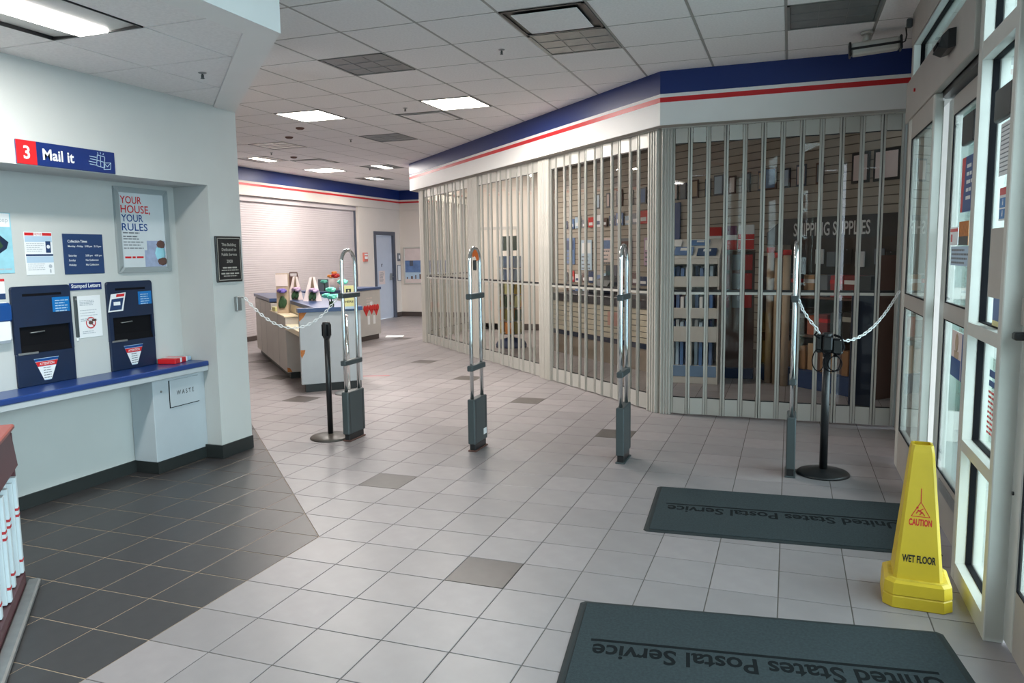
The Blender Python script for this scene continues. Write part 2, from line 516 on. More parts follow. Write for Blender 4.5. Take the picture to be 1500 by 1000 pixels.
def troffer(a, b, kind, label, cat='ceiling light', group=None, z=CEIL, watts=LAMP_W, x=None, y=None):
    x = X0 + a * S if x is None else x
    y = Y0 + b * S if y is None else y
    t = thing('ceiling_light' if kind != 'plate' and kind != 'diff' else 'air_vent', label, cat, at(x + S / 2, y + S / 2, z), group)
    h = S / 2 - 0.008
    fr = MB()
    for s0 in (-1, 1):
        fr.box(s0 * h, -h, -0.004, s0 * (h - 0.02), h, 0.011)
        fr.box(-h, s0 * h, -0.004, h, s0 * (h - 0.02), 0.0108)
    fr.build('frame', BLACKG if kind == 'diff' else LOUV, t)
    q = h - 0.02
    if kind in ('dark', 'strip'):
        for s0 in (-1, 0, 1):                      # three rows of curved reflectors
            mb = MB()
            for s1 in (-1, 0, 1):
                cx, cyy, w = s0 * q * 2 / 3, s1 * q * 2 / 3, q / 3 - 0.004
                mb.loft([[(cx - w, cyy - w, 0), (cx + w, cyy - w, 0), (cx + w, cyy + w, 0), (cx - w, cyy + w, 0)],
                         [(cx - w * .8, cyy - w * .8, 0.008), (cx + w * .8, cyy - w * .8, 0.008), (cx + w * .8, cyy + w * .8, 0.008), (cx - w * .8, cyy + w * .8, 0.008)]], 0)
            o = mb.build('reflector', LOUV if kind == 'dark' or s0 != 0 else TUBEF, t)
            if kind == 'strip' and s0 == 0: o['label'] = 'lit lamp cells'
        lv = MB()
        for s0 in (-1, 1):
            lv.box(s0 * q / 3 - 0.003, -q, -0.003, s0 * q / 3 + 0.003, q, 0.0)
            lv.box(-q, s0 * q / 3 - 0.003, -0.0028, q, s0 * q / 3 + 0.003, 0.0002)
        lv.build('louvre', STEEL, t)
    if kind == 'lit':
        MB().cbox(-q, -q, -0.003, q, q, 0.009, 0.004).build('diffuser', TUBEF, t)
    if kind in ('plate', 'diff'):
        MB().cbox(-q + 0.045, -q + 0.045, -0.012, q - 0.045, q - 0.045, -0.006, 0.003).build('plate', CEILT, t)
        MB().box(-q, -q, 0.004, q, q, 0.008).build('backing', BLACKG if kind == 'diff' else CEILT, t)
        nb = MB()
        for sx in (-1, 1):
            nb.box(sx * 0.12 - .006, -.006, -0.008, sx * 0.12 + .006, .006, 0.005)
        nb.build('hanger', STEEL, t)
    if kind in ('lit', 'strip') and watts > 0:
        l = bpy.data.lights.new('lamp', 'AREA')
        l.shape = 'RECTANGLE'
        l.size = 2 * q if kind == 'lit' else q * 0.62
        l.size_y = 2 * q
        l.energy = (watts if kind == 'lit' else watts * 0.4) * (0.72 if y > 8 else 1.0)
        l.color = (1.0, 0.94, 0.89)
        o = bpy.data.objects.new('lamp', l); COL.objects.link(o)
        o.parent = t; o.location = (0, 0, -0.012)
    return t

GD = 'unlit louvred ceiling lights'
troffer(0, 0, 'dark', 'unlit grey louvred square light in the mid ceiling, nearest the hanging soffit', 'ceiling light', GD)
troffer(3, 0, 'dark', 'unlit grey louvred light beside the black edged air vent', 'ceiling light', GD)
troffer(6, 0, 'dark', 'unlit louvred light near the grey camera housing by the entrance', 'ceiling light', GD)
troffer(-3, 6, 'dark', 'small unlit louvred light beyond the two bright square lamps, right of two', 'ceiling light', GD)
troffer(-6, 6, 'dark', 'small unlit louvred light beyond the two bright square lamps, left of two', 'ceiling light', GD)
GL = 'lit square ceiling lights'
troffer(0, 3, 'lit', 'brightly lit square lamp nearest the blue fascia on the right', 'ceiling light', GL)
troffer(-3, 3, 'lit', 'brightly lit square lamp left of the other large one, above the counter', 'ceiling light', GL)
troffer(-8, 11, 'lit', 'brightly lit square lamp low over the far shutter wall', 'ceiling light', GL)
GS = 'half lit far ceiling lights'
troffer(-8, 8, 'strip', 'half lit lamp leftmost above the shutter', 'ceiling light', GS)
troffer(-6, 11, 'strip', 'half lit lamp right of the bright far square lamp', 'ceiling light', GS)
troffer(-8, 14, 'strip', 'half lit lamp farthest away, near the far corner', 'ceiling light', GS)
troffer(-3, 12, 'lit', 'added square lamp, hidden by the fascia, to brighten the far end of the shop', 'ceiling light')  # extra lamp behind the fascia, put in to brighten the end walls
troffer(3, -1, 'diff', 'black edged square air vent with pale centre plate at the top of the view', 'air vent')
troffer(-1, 4, 'plate', 'plain square air vent beyond the right bright lamp', 'air vent')
troffer(-7, 9, 'plate', 'plain square air vent near the far shutter', 'air vent')

# ------------------------------------------------------------------ setting: walls
struct('wall_left', MB().box(WX - 0.25, -6, 2.11, WX, 1.555, CEIL)                       # header over the recess and up
       .prism([(-2.45, 1.245), (RX, 1.245), (WX, 1.2), (WX, 1.555), (-2.45, 1.555)], 0, 2.11)   # pilaster
       .box(RX - 0.12, -6, 0, RX, 1.25, 2.11)                                           # back of the recess
       .box(RX - 0.12, -6, 2.11, WX - 0.24, 1.25, 2.2), WALL)
struct('baseboard_left', MB().box(WX, 1.2, 0.004, WX + 0.012, 1.555, 0.108).box(WX - 0.2, 1.19, 0.004, WX + 0.011, 1.203, 0.107)
       .box(RX, -6, 0.004, RX + 0.012, 1.24, 0.09), BASEB)
struct('wall_near_left', B(-7.2, 1.43, 0, -2.45, 1.555, CEIL), WALLF)
struct('wall_rear', B(-7.3, -6.1, 0, 3.4, -6, CEIL), WALL)
# far left wall with the shutter opening and a door
struct('wall_far_left', MB().box(FX - 0.3, 1.5, 0, FX, 7.0, 2.70).box(FX - 0.3, 1.5, 2.70, FX, 14.3, CEIL)
       .box(FX - 0.3, 12.05, 0, FX, 12.72, 2.70).box(FX - 0.3, 13.76, 0, FX, 14.3, 2.70).box(FX - 0.3, 12.72, 2.15, FX, 13.76, 2.70), WALLF)
struct('wall_far', B(FX, 14.05, 0, 3.4, 14.25, CEIL), WALLF)
struct('baseboard_far', MB().box(FX, 14.035, 0.003, -3.8, 14.05, 0.12).box(FX, 13.79, 0.003, FX + 0.014, 14.04, 0.12).box(FX, 12.05, 0.003, FX + 0.014, 12.7, 0.12), BASEBR)
# blue / white / red fascia bands
def fascia(name, P, zb, zr0, zr1, zblue, bw, mats=(WALL, RED, BLUE), depth=0.012, under=None):
    """striped band: base board, with white, red and blue strips proud of it, along the polyline P (face side to the left)"""
    root = struct(name, bw, WALL if under is None else under)
    def strip(nm, z0, z1, m, d):
        mb = MB()
        n = len(P)
        out = []
        for k in range(n):
            a = Vector(P[max(k - 1, 0)]); b = Vector(P[k]); c = Vector(P[min(k + 1, n - 1)])
            n1 = Vector((-(b - a).y, (b - a).x)) if k > 0 else None
            n2 = Vector((-(c - b).y, (c - b).x)) if k < n - 1 else None
            if n1 is None: n1 = n2
            if n2 is None: n2 = n1
            n1 = n1.normalized(); n2 = n2.normalized()
            bis = (n1 + n2).normalized()
            out.append(Vector(P[k]) + bis * (d / max(bis.dot(n1), 0.2)))
        for k in range(n - 1):
            a, b, c, e = Vector(P[k]), Vector(P[k + 1]), out[k + 1], out[k]
            mb.prism([(a.x, a.y), (b.x, b.y), (c.x, c.y), (e.x, e.y)], z0, z1)
        return mb.build(nm, m, root)
    strip('white_band', zb, zr0, mats[0], depth)
    strip('red_stripe', zr0, zr1, mats[1], depth + 0.002)
    strip('white_line', zr1, zblue, mats[0], depth + 0.001)
    strip('blue_band', zblue, CEIL, mats[2], depth + 0.003)
    return root
far_bw = MB().box(FX, 1.6, 2.70, FX + 0.02, 14.05, CEIL).box(FX, 14.02, 2.70, -3.8, 14.05, CEIL)
fascia('trim_1', [(-3.8, 14.02), (FX + 0.02, 14.02), (FX + 0.02, 1.6)], 2.70, 2.875, 2.915, 2.955, far_bw, (WALLF, RED, BLUE))

# fascia over the folding grilles: turns from parallel to the entrance to a 45 degree run
FA, FB, FC = (3.345, 3.705), (1.305, 3.705), (-4.02, 9.03)
FD = (-4.02, 11.3)
inner = [(-3.72, 11.3), (-3.72, 9.15), (1.43, 4.005), (3.345, 4.005)]
bw = MB().prism([FA, FB, FC, FD] + inner, 2.715, CEIL - 0.001)
fascia('trim_2', [FA, FB, FC, FD], 2.716, 2.918, 2.961, 2.992, bw, (FASW, RED, BLUE), 0.014, SOFF)

# store behind the grilles
def SW(s, c):       # store frame: s along the 45 degree wall, c = x + y
    k = 2 ** -0.5
    return (c / 2 + s * k, c / 2 - s * k)
p0, p1 = SW(-1.05, 9.2), SW(-9.4, 9.2)
q0, q1 = SW(-1.05, 9.5), SW(-9.4, 9.5)
wst = struct('wall_store', MB().prism([p0, q0, q1, p1], 0, CEIL), SLATB)
sl = MB()
for k in range(29):                 # slatwall boards, each standing proud of the groove below
    z = 0.25 + k * 0.1
    a0, a1 = SW(-1.25, 9.2), SW(-9.1, 9.2); b0, b1 = SW(-1.25, 9.182), SW(-9.1, 9.182)
    sl.prism([a0, a1, b1, b0], z, z + 0.088)
tag(sl.build('slat_boards', SLATW, wst), 'horizontal grooved boards of the shop wall', kind='stuff')
struct('wall_store_end', MB().box(-3.76, 11.3, 0, -1.6, 11.45, CEIL), WALLF)
struct('wall_store_right', MB().box(3.75, 3.9, 0, 3.85, 5.6, CEIL).box(3.345, 3.88, 0, 3.85, 3.98, CEIL), WALL)
struct('baseboard_store', MB().box(-3.7, 11.285, 0.003, -2.0, 11.3, 0.13), BASEBR)

# soffit hanging over the mail counter
SZ = 2.712
outl = [(-0.03, -6), (-0.03, -0.105), (WX, 1.555), (WX, -6)]
inn = [(-0.2, -6), (-0.2, -0.175), (WX, 1.315), (WX, -6)]
sof = struct('ceiling_soffit', MB().prism(outl, SZ + 0.02, SZ + 0.06), PLENUM)
bd = MB()
for k in range(2):
    a, b, c, d = outl[k], outl[k + 1], inn[k + 1], inn[k]
    bd.prism([a, b, c, d], SZ - 0.012, SZ + 0.02)
bd.build('border', FASW, sof)
def clip(poly, nx, ny, c):
    out = []
    for i in range(len(poly)):
        p, q = poly[i], poly[(i + 1) % len(poly)]
        dp, dq = nx * p[0] + ny * p[1] - c, nx * q[0] + ny * q[1] - c
        if dp <= 0: out.append(p)
        if (dp < 0) != (dq < 0) and abs(dp - dq) > 1e-9:
            t = dp / (dp - dq); out.append((p[0] + (q[0] - p[0]) * t, p[1] + (q[1] - p[1]) * t))
    return out
sgx, sgy = -0.605, -0.41
for a in range(-2, 1):
    for b in range(-9, 4):
        x, y = sgx + a * S, sgy + b * S
        if a == -1 and b in (-1, -2): continue                # the lamp
        e = 0.006
        pl = [(x + e, y + e), (x + S - e, y + e), (x + S - e, y + S - e), (x + e, y + S - e)]
        pl = clip(pl, 1, 0, -0.203); pl = clip(pl, -1, 0, -WX - 0.0)
        pl = clip(pl, 1, 1, -0.378)
        if len(pl) < 3: continue
        MB().prism(pl, SZ, SZ + 0.012).build('ceiling_tile', CEILT, sof)
# fascia of the soffit
sfb = MB().box(-0.06, -6, SZ, -0.032, -0.1, CEIL).prism([(-0.06, -0.1), (-0.032, -0.1), (WX, 1.553), (WX, 1.53)], SZ, CEIL)
fascia('trim_3', [(-0.032, -0.1), (-0.032, -6)], SZ - 0.012, 2.885, 2.93, 2.96, sfb, (FASW, RED, BLUE), 0.004)

def soffit_lamp():
    x0, y1 = sgx - S, sgy
    t = thing('ceiling_light', 'long lamp with one lit tube lens between steel reflectors under the soffit', 'ceiling light', at(x0 + S / 2, y1 - S, SZ))
    hx, hy = S / 2 - 0.006, S - 0.006
    fr = MB()
    for s0 in (-1, 1):
        fr.box(s0 * hx, -hy, -0.003, s0 * (hx - 0.006), hy, 0.018)
        fr.box(-hx, s0 * hy, -0.003, hx, s0 * (hy - 0.012), 0.0178)
    fr.build('frame', BLACKG, t)
    for s0 in (-1, 1):
        MB().loft([[(s0 * 0.10, -hy + .012, 0.002), (s0 * (hx - .012), -hy + .012, 0.014), (s0 * (hx - .012), -hy + .012, 0.018), (s0 * 0.10, -hy + .012, 0.018)],
                   [(s0 * 0.10, hy - .012, 0.002), (s0 * (hx - .012), hy - .012, 0.014), (s0 * (hx - .012), hy - .012, 0.018), (s0 * 0.10, hy - .012, 0.018)]]).build('reflector', REFL, t)
    MB().cbox(-0.098, -hy + .10, -0.010, 0.098, hy - .02, 0.016, 0.004).build('lens', TUBEW, t)
    MB().box(-0.098, -hy + .012, 0.0, 0.098, -hy + .10, 0.016).build('end_plate', LOUV, t)
    l = bpy.data.lights.new('lamp', 'AREA'); l.shape = 'RECTANGLE'; l.size = 0.19; l.size_y = 1.05
    l.energy = 38; l.color = (1.0, 0.98, 0.92)
    o = bpy.data.objects.new('lamp', l); COL.objects.link(o); o.parent = t; o.location = (0, 0, -0.02)
soffit_lamp()

# ------------------------------------------------------------------ folding grilles
PW = 0.166; PZ0, PZ1 = 0.012, 2.70
def panel_mesh():
    mb = MB(); w = PW - 0.004
    for x0 in (0.0, w - 0.017):                          # hinge stiles, each with a raised rib
        mb.box(x0, -0.008, PZ0, x0 + 0.017, 0.008, PZ1)
        mb.box(x0 + 0.005, -0.012, PZ0, x0 + 0.012, 0.012, PZ1)
    mb.box(-0.004, -0.004, PZ0, 0.0, 0.004, PZ1, 1)        # dark hinge between panels
    mb.box(0.022, -0.006, PZ0, w - 0.022, 0.006, 0.168)   # bottom plate
    mb.box(0.022, -0.006, 2.566, w - 0.022, 0.006, PZ1)   # top plate
    mb.box(0.022, -0.007, 1.160, w - 0.022, 0.007, 1.184) # middle rail
    mb.box(0.022, -0.0055, 1.184, w - 0.022, 0.0055, 1.206, 1)
    mb.box(0.022, -0.0055, 0.168, w - 0.022, 0.0055, 0.178, 1)
    mb.box(0.022, -0.0055, 2.558, w - 0.022, 0.0055, 2.566, 1)
    mb.cyl((w / 2, 0, PZ1), (w / 2, 0, PZ1 + 0.012), 0.006, n=6, m=1)
    return mb.mesh('panel', [ALU, BLACKG])
PANEL = panel_mesh()
def pane_mesh(z0, z1):
    return MB().add([(.015, 0, z0), (PW - .019, 0, z0), (PW - .019, 0, z1), (.015, 0, z1)], [(0, 1, 2, 3)]).mesh('pane', POLY)
PANE_HI = pane_mesh(1.20, 2.562); PANE_LO = pane_mesh(.17, 1.165)

def post_mb(w, d=0.034, ribs=4):
    mb = MB().box(0, -d / 2, 0.0, w, d / 2, PZ1)
    for k in range(ribs):
        x = w * (k + 0.5) / ribs
        mb.cbox(x - w / ribs * 0.34, -d / 2 - 0.012, 0.0, x + w / ribs * 0.34, d / 2 + 0.012, PZ1, 0.005)
    return mb

def grille(label, P, Q, posts0=None, posts1=None, n=12, even=1):
    """a run of hinged panels from P to Q, zigzagging a little; posts of the given width at its ends"""
    P, Q = Vector(P), Vector(Q)
    d = (Q - P); L = d.length; ang = math.atan2(d.y, d.x)
    t = thing('folding_grille', label, 'folding grille', at(P.x, P.y, 0, ang))
    a = 0.0105
    s0 = 0.0
    if posts0:
        post_mb(posts0).build('post', ALUP, t); s0 = posts0
    s1 = L
    if posts1:
        post_mb(posts1).build('post', ALUP, t, at(L - posts1, 0)); s1 = L - posts1
    step = (s1 - s0) / n
    for k in range(n):
        o0 = a if (k + even) % 2 else -a
        m = Matrix.Translation((s0 + k * step + 0.002, o0, 0)) @ Matrix.Rotation(math.atan2(-2 * o0, step), 4, 'Z') @ Matrix.Diagonal((step / PW, 1, 1, 1))
        p = link('panel', PANEL, t, m)
        link('pane', PANE_HI, p); link('pane', PANE_LO, p)
    tr = MB().box(s0 * 0, -0.02, PZ1 + 0.002, L, 0.02, 2.7145)
    tr.build('track', ALUP, t)
    return t
CX, CY = 1.284, 3.858
k2 = 2 ** -0.5
LS = lambda s: (CX - s * k2, CY + s * k2)
grille('folding grille facing the entrance, right of the corner post', (CX + 0.008, CY), (3.335, CY - 0.02), 0.105, None, 12, 1)
grille('folding grille of the slanting run, nearest the corner post', LS(0.02), LS(2.36), 0.16, 0.14, 12, 0)
grille('middle folding grille of the slanting run, behind the second tall antenna', LS(2.364), LS(4.66), 0.14, 0.19, 12, 0)
grille('farthest folding grille of the slanting run, nearest the wall map', LS(4.664), LS(7.16), 0.19, 0.22, 12, 0)
grille('folding grille closing the far end of the shop, behind the slanting run', (-3.775, 9.06), (-3.775, 11.28), 0.1, 0.1, 12, 0)

# ------------------------------------------------------------------ storefront
FXS = 3.22
def door_leaf(name, x, y0, y1, label, z1=2.44, d=0.05, zb=0.29, zm=(1.165, 1.255), zt=2.30, sl=0.05, sr=0.13):
    """glazed leaf in a plane of constant x between y0 (near) and y1 (far)"""
    t = thing(name, label, None, at(x, 0, 0)); t['kind'] = 'structure'
    st = lambda a, b: MB().cbox(0, a, 0.012, d, b, z1, 0.006)
    st(y0, y0 + sl).build('stile', FRAME, t); st(y1 - sr, y1).build('stile', FRAME, t)
    a, b = y0 + sl, y1 - sr
    MB().box(0.003, a, 0.012, d - .003, b, zb).build('rail', FRAMEG, t)
    MB().box(0.003, a, zm[0], d - .003, b, zm[1]).build('rail', FRAMEG, t)
    MB().box(0.003, a, zt, d - .003, b, z1).build('rail', FRAMEG, t)
    for za, zc in ((zb, zm[0]), (zm[1], zt)):
        gk = MB()
        for (ya, yb, zz0, zz1) in ((a, a + .007, za, zc), (b - .007, b, za, zc), (a, b, za, za + .007), (a, b, zc - .007, zc)):
            gk.box(0.004, ya, zz0, 0.016, yb, zz1)
        gk.build('gasket', BLACK, t)
        MB().box(0.007, a + .004, za + .004, 0.013, b - .004, zc - .004).build('pane', GLS, t)
    return t
dA = door_leaf('door_1', 3.20, 1.50, 2.515, 'fixed door leaf nearest the folding grille')
dB = door_leaf('door_2', 3.285, 0.50, 1.56, 'sliding door leaf behind the yellow cone', z1=2.40)
MB().box(-0.004, 0.56, 0.20, 0.003, 1.30, 0.26).build('scuff_plate', STEEL, dB)
dC = door_leaf('door_3', 3.288, -1.25, -0.15, 'near door leaf at the right edge of the view', zb=0.265, zt=2.30, sl=0.13, sr=0.115)
MB().cbox(-0.012, -0.262, 1.272, 0.0, -0.163, 1.378, 0.003).build('lock_plate', SOFF, dC)
MB().cbox(-0.045, -0.235, 1.22, 0.0, -0.19, 1.25, 0.006).build('handle', BLACKG, dC)
MB().cyl((-0.006, -0.17, 0.62), (0.004, -0.17, 0.62), 0.008, n=8).build('screw', BLACKG, dC)

hd = struct('trim_4', MB().cbox(3.195, 0.50, 2.44, 3.235, 2.67, 2.718, 0.004).box(3.235, 0.50, 2.46, 3.35, 2.67, 2.717), FRAMEG, label='door header box')
MB().box(3.24, 0.52, 2.41, 3.33, 1.55, 2.458).build('track', BLACKG, hd)
MB().cyl((3.185, 2.25, 2.60), (3.196, 2.25, 2.60), 0.012, n=10).build('indicator', RED, hd)
sn = thing('motion_sensor', 'black rounded motion sensor on the door header', 'sensor', face((3.195, 1.02, 2.60), (0, -1, 0)))
MB().loft([[(-.10, -.04, 0), (.10, -.04, 0), (.10, .05, 0), (-.10, .05, 0)], [(-.10, -.05, .035), (.10, -.05, .035), (.10, .045, .035), (-.10, .045, .035)],
           [(-.08, -.035, .075), (.08, -.035, .075), (.08, .02, .06), (-.08, .02, .06)]]).build('housing', BLACKG, sn)
MB().cbox(-.05, -.03, .06, .05, -.005, .078, .004).build('lens', BLACK, sn)

def window(name, y0, y1, z0, z1, label, wide=0.0):
    """deep framed light: inner frame, black gasket with the pane, outer frame"""
    t = thing(name, label, None, at(FXS, 0, 0)); t['kind'] = 'structure'
    def ringbox(xa, xb, i, m, nm):
        e = 0.028
        mb = MB().box(xa, y0, z0, xb, y0 + i, z1).box(xa, y1 - i, z0, xb, y1, z1).box(xa, y0 + i, z0, xb, y1 - i, z0 + i).box(xa, y0 + i, z1 - i, xb, y1 - i, z1)
        mb.build(nm, m, t)
    ringbox(0.0, 0.041, 0.006, FRAME, 'inner_frame')
    ringbox(0.041, 0.073, 0.010, BLACK, 'gasket')
    ringbox(0.073, 0.128, 0.004, FRAME, 'outer_frame')
    MB().box(0.054, y0 + .005, z0 + .005, 0.060, y1 - .005, z1 - .005).build('pane', GLS, t)
    return t
window('window_1', -0.10, 0.44, 0.085, 0.64, 'lowest pane beside the near post')
window('window_2', -0.10, 0.44, 0.68, 1.18, 'middle pane beside the near post')
window('window_3', -0.10, 0.44, 1.225, 2.385, 'tall pane beside the near post')
window('window_4', -0.10, 0.44, 2.45, 2.97, 'top pane beside the near post')
window('window_5', 0.53, 2.58, 2.73, 2.965, 'pane over the doors')
fm = struct('trim_5', MB().cbox(FXS - .003, 0.44, 0, FXS + .128, 0.505, CEIL, 0.004)
            .cbox(FXS - .003, -0.155, 0, FXS + .07, -0.10, CEIL, 0.004)
            .box(FXS, -0.10, 0, FXS + .128, 0.44, 0.085).box(FXS, -0.10, 0.64, FXS + .128, 0.44, 0.68)
            .box(FXS, -0.10, 1.18, FXS + .128, 0.44, 1.225).box(FXS, -0.10, 2.385, FXS + .128, 0.44, 2.45)
            .box(FXS, 0.505, 2.717, FXS + .128, 2.60, 2.73).box(FXS, 2.58, 2.717, FXS + .128, 2.66, 2.97), FRAME, label='storefront mullions')
struct('wall_right', MB().box(FXS - .004, -6, 2.97, FXS + .2, 2.68, CEIL).box(3.345, 2.52, 0, 3.5, 3.75, CEIL).box(3.30, 2.52, 0, 3.345, 2.60, 2.97)
       .box(FXS, -0.10, 2.969, FXS + .12, 0.44, 2.971), SOFF)
# the storefront goes on past the camera
for k, (ya, yb) in enumerate(((-2.45, -1.30), (-3.7, -2.52), (-4.9, -3.77), (-5.95, -4.97))):
    window('window_%d' % (6 + k), ya, yb, 0.1, 2.9, 'storefront pane past the near door')
struct('trim_6', MB().box(FXS, -6, 0, FXS + .128, -1.3, 0.1).box(FXS, -6, 2.9, FXS + .128, -1.25, 2.97)
       .box(FXS, -1.30, 0, FXS + .128, -1.25, 2.97).box(FXS, -2.52, 0, FXS + .128, -2.45, 2.97).box(FXS, -3.77, 0, FXS + .128, -3.70, 2.97).box(FXS, -4.97, 0, FXS + .128, -4.9, 2.97)
       .box(FXS + .06, -1.25, 2.44, FXS + .128, -0.155, 2.5), FRAME)
window('window_10', -1.24, -0.16, 2.5, 2.96, 'pane over the near door')

# things on the glass
def gp(x, y, z):    # from the measured frame face to the glass behind it
    f = (x - CAM.x) / (FXS - CAM.x)
    return CAM.y + (y - CAM.y) * f, CAM.z + (z - CAM.z) * f
def sheet(name, label, cat, x, ya, yb, za, zb, m, d=0.0012):
    """thin sheet on the room side of the glass, ya = far edge (left in view), yb = near edge"""
    (ya, za), (yb, zb) = gp(x, ya, za), gp(x, yb, zb)
    t = thing(name, label, cat, face((x, ya, za), (0, -1, 0)))
    MB().box(0, 0, 0, ya - yb, zb - za, d).build('sheet', m, t)
    return t, ya - yb, zb - za
XG = 3.2735
for nm, lb, ya, yb, za, zb, x in (('speaker_box', 'black box on the tall pane by the near post', gp(XG, .038, 0)[0], gp(XG, -.20, 0)[0], gp(XG, 0, 2.05)[1], gp(XG, 0, 2.175)[1], XG),):
    t = thing(nm, lb, 'box', face((x, ya, za), (0, -1, 0)))
    MB().cbox(0, 0, 0, ya - yb, zb - za, .03, .006).build('body', BLACKG, t)
    for k in range(5):
        MB().box(-0.005, .012 + k * .022, .004, 0, .024 + k * .022, .022).build('fin', BLACK, t)
t = thing('speaker_box', 'black box high on the sliding door glass', 'box', face((3.2915, gp(3.29, .68, 0)[0], gp(3.29, 0, 2.04)[1]), (0, -1, 0)))
MB().cbox(0, 0, 0, .26, .15, .025, .006).build('body', BLACKG, t)
for k in range(5):
    MB().box(-0.006, .012 + k * .027, .004, 0, .026 + k * .027, .018).build('fin', BLACK, t)

t, w, h = sheet('notice', 'white typed notice taped to the tall pane', 'notice', XG, 0.034, -0.20, 1.842, 2.045, PAPER)
lines_mb(.012, h - .02, w - .01, 11, .018, .005, .0013).build('print', GREYT, t)
t, w, h = sheet('sticker', 'blue icon sticker with a red top band on the pane', 'sticker', XG, -0.005, -0.19, 1.668, 1.795, PAPER)
MB().box(0, h - .03, .0012, w, h, .0016).build('red_band', RED, t)
ic = MB()
for k in range(2):
    for j in range(2):
        ic.box(.006 + j * (w / 2 - .002), .008 + k * .046, .0012, w / 2 - .004 + j * (w / 2 - .002), .048 + k * .046, .0016)
ic.build('blue_square', SKYB, t)
sy_ = MB()
for k in range(2):
    for j in range(2):
        cx, cz = .006 + w / 4 + j * (w / 2 - .004), .028 + k * .046
        sy_.box(cx - .006, cz - .010, .0016, cx + .006, cz + .006, .002).blob((cx, cz + .011, .0016), .005, .005, .0006)
sy_.build('symbol', WHITE, t)
t, w, h = sheet('window_sign', 'small blue sign high on the tall pane', 'sign', XG, -0.10, -0.20, 2.24, 2.33, BLUE)
MB().box(0, -.05, 0, w, 0, .0012).build('lower_part', LILAC, t)  # lilac patch stands in for the fascia reflected in the pane
t, w, h = sheet('tray', 'plain grey panel on the tall pane, over the middle rail', 'panel', XG, 0.02, -0.20, 1.37, 1.64, SOFF, .02)
t, w, h = sheet('window_card', 'small colourful card low on the tall pane', 'card', XG, 0.0, -0.19, 1.250, 1.365, WASHB)
MB().box(0, 0, .0012, w, .03, .0016).build('yellow_strip', SIGNY, t)
t, w, h = sheet('hours_decal', 'red lettered decal on the middle pane', 'decal', XG, 0.0, -0.19, 0.78, 1.13, GLS, .0008)
lines_mb(.01, .22, w - .01, 9, .022, .010, .001).build('red_print', RED, t)
MB().box(.01, .29, .001, w - .04, .32, .0014).box(.01, .25, .001, w - .04, .275, .0014).build('blue_print', BLUEB, t)
def door_sheet(name, label, cat, ya, yb, za, zb, m):
    return sheet(name, label, cat, 3.291, ya, yb, za, zb, m)
t, w, h = door_sheet('door_poster', 'blue poster with a slanting red edge on the sliding door', 'poster', 0.74, 0.48, 1.734, 1.99, BLUEB)
MB().add([(0, 0, .0015), (.05, 0, .0015), (.09, h, .0015), (0, h, .0015)], [(0, 1, 2, 3)]).build('red_edge', RED, t)
lines_mb(.12, h - .06, w - .02, 5, .04, .018, .0013).build('print', WHITE, t)
t, w, h = door_sheet('door_notice', 'white notice with a red band on the sliding door', 'notice', 0.95, 0.76, 1.578, 1.668, PAPER)
MB().box(0, h - .025, .0012, w, h - .008, .0016).box(.02, .02, .0012, .06, .06, .0016).build('red_band', RED, t)
t, w, h = door_sheet('door_card', 'orange and black card on the sliding door', 'card', 0.745, 0.53, 1.578, 1.690, CHIP)
MB().box(0, 0, .0012, w, .045, .0016).build('black_band', BLACKG, t)
t, w, h = door_sheet('hours_sign', 'pale striped opening hours sign on the sliding door', 'sign', 0.91, 0.475, 1.48, 1.573, LBLUE)
lines_mb(.02, h - .025, w - .02, 4, .022, .010, .0013).build('print', GREYT, t)
t, w, h = door_sheet('photo_poster', 'portrait photo poster low on the sliding door', 'poster', 0.77, 0.475, 0.94, 1.165, PINKW)
MB().box(0, 0, .0012, w * .75, h * .42, .0016).box(w * .8, 0, .0012, w, h, .0016).build('blue_band', BLUEB, t)
MB().blob((w * .4, h * .76, .0012), .045, .055, .002).box(w * .22, h * .42, .0012, w * .58, h * .58, .0016).build('portrait', TAN, t)

# outside: pavement, added canopy and an outer screen
struct('pavement', B(3.36, -14, -0.3, 40, 40, -0.03), PAVE)
struct('sidewalk', B(3.36, -8, -0.03, 6.2, 9, -0.004), CONC)
struct('shade_canopy', B(3.37, 0.1, 2.985, 5.6, 3.5, 3.25), SOFF)  # roof added to keep sky light off the outer wall
struct('wall_outer', B(3.52, 3.52, -.02, 5.7, 3.7, 3.2), mat('grey green outer wall', (112, 132, 128), 0.7, var=.04))
osc = struct('outer_screen', MB().box(3.38, 3.40, 0, 3.46, 3.48, 2.98).box(4.05, 3.40, 0, 4.11, 3.48, 2.98).box(4.75, 3.40, 0, 4.81, 3.48, 2.98).box(5.45, 3.40, 0, 5.53, 3.48, 2.98)
             .box(3.46, 3.41, 0, 5.45, 3.47, 0.25).box(3.46, 3.41, 1.16, 5.45, 3.47, 1.25).box(3.46, 3.41, 2.40, 5.45, 3.47, 2.50), FRAME, label='glazed screen outside')
for xa, xb in ((3.46, 4.05), (4.11, 4.75), (4.81, 5.45)):
    for za, zb in ((.25, 1.16), (1.25, 2.40), (2.5, 2.98)):
        MB().box(xa, 3.435, za, xb, 3.441, zb).build('pane', GLS, osc)

# ------------------------------------------------------------------ mail counter in the recess
def rp(y, z):       # sight line from the recess measurement plane (x = -2.10) to the built back wall
    k = (CAM.x - RX) / (CAM.x + 2.10)
    return CAM.y + (y - CAM.y) * k, CAM.z + (z - CAM.z) * k

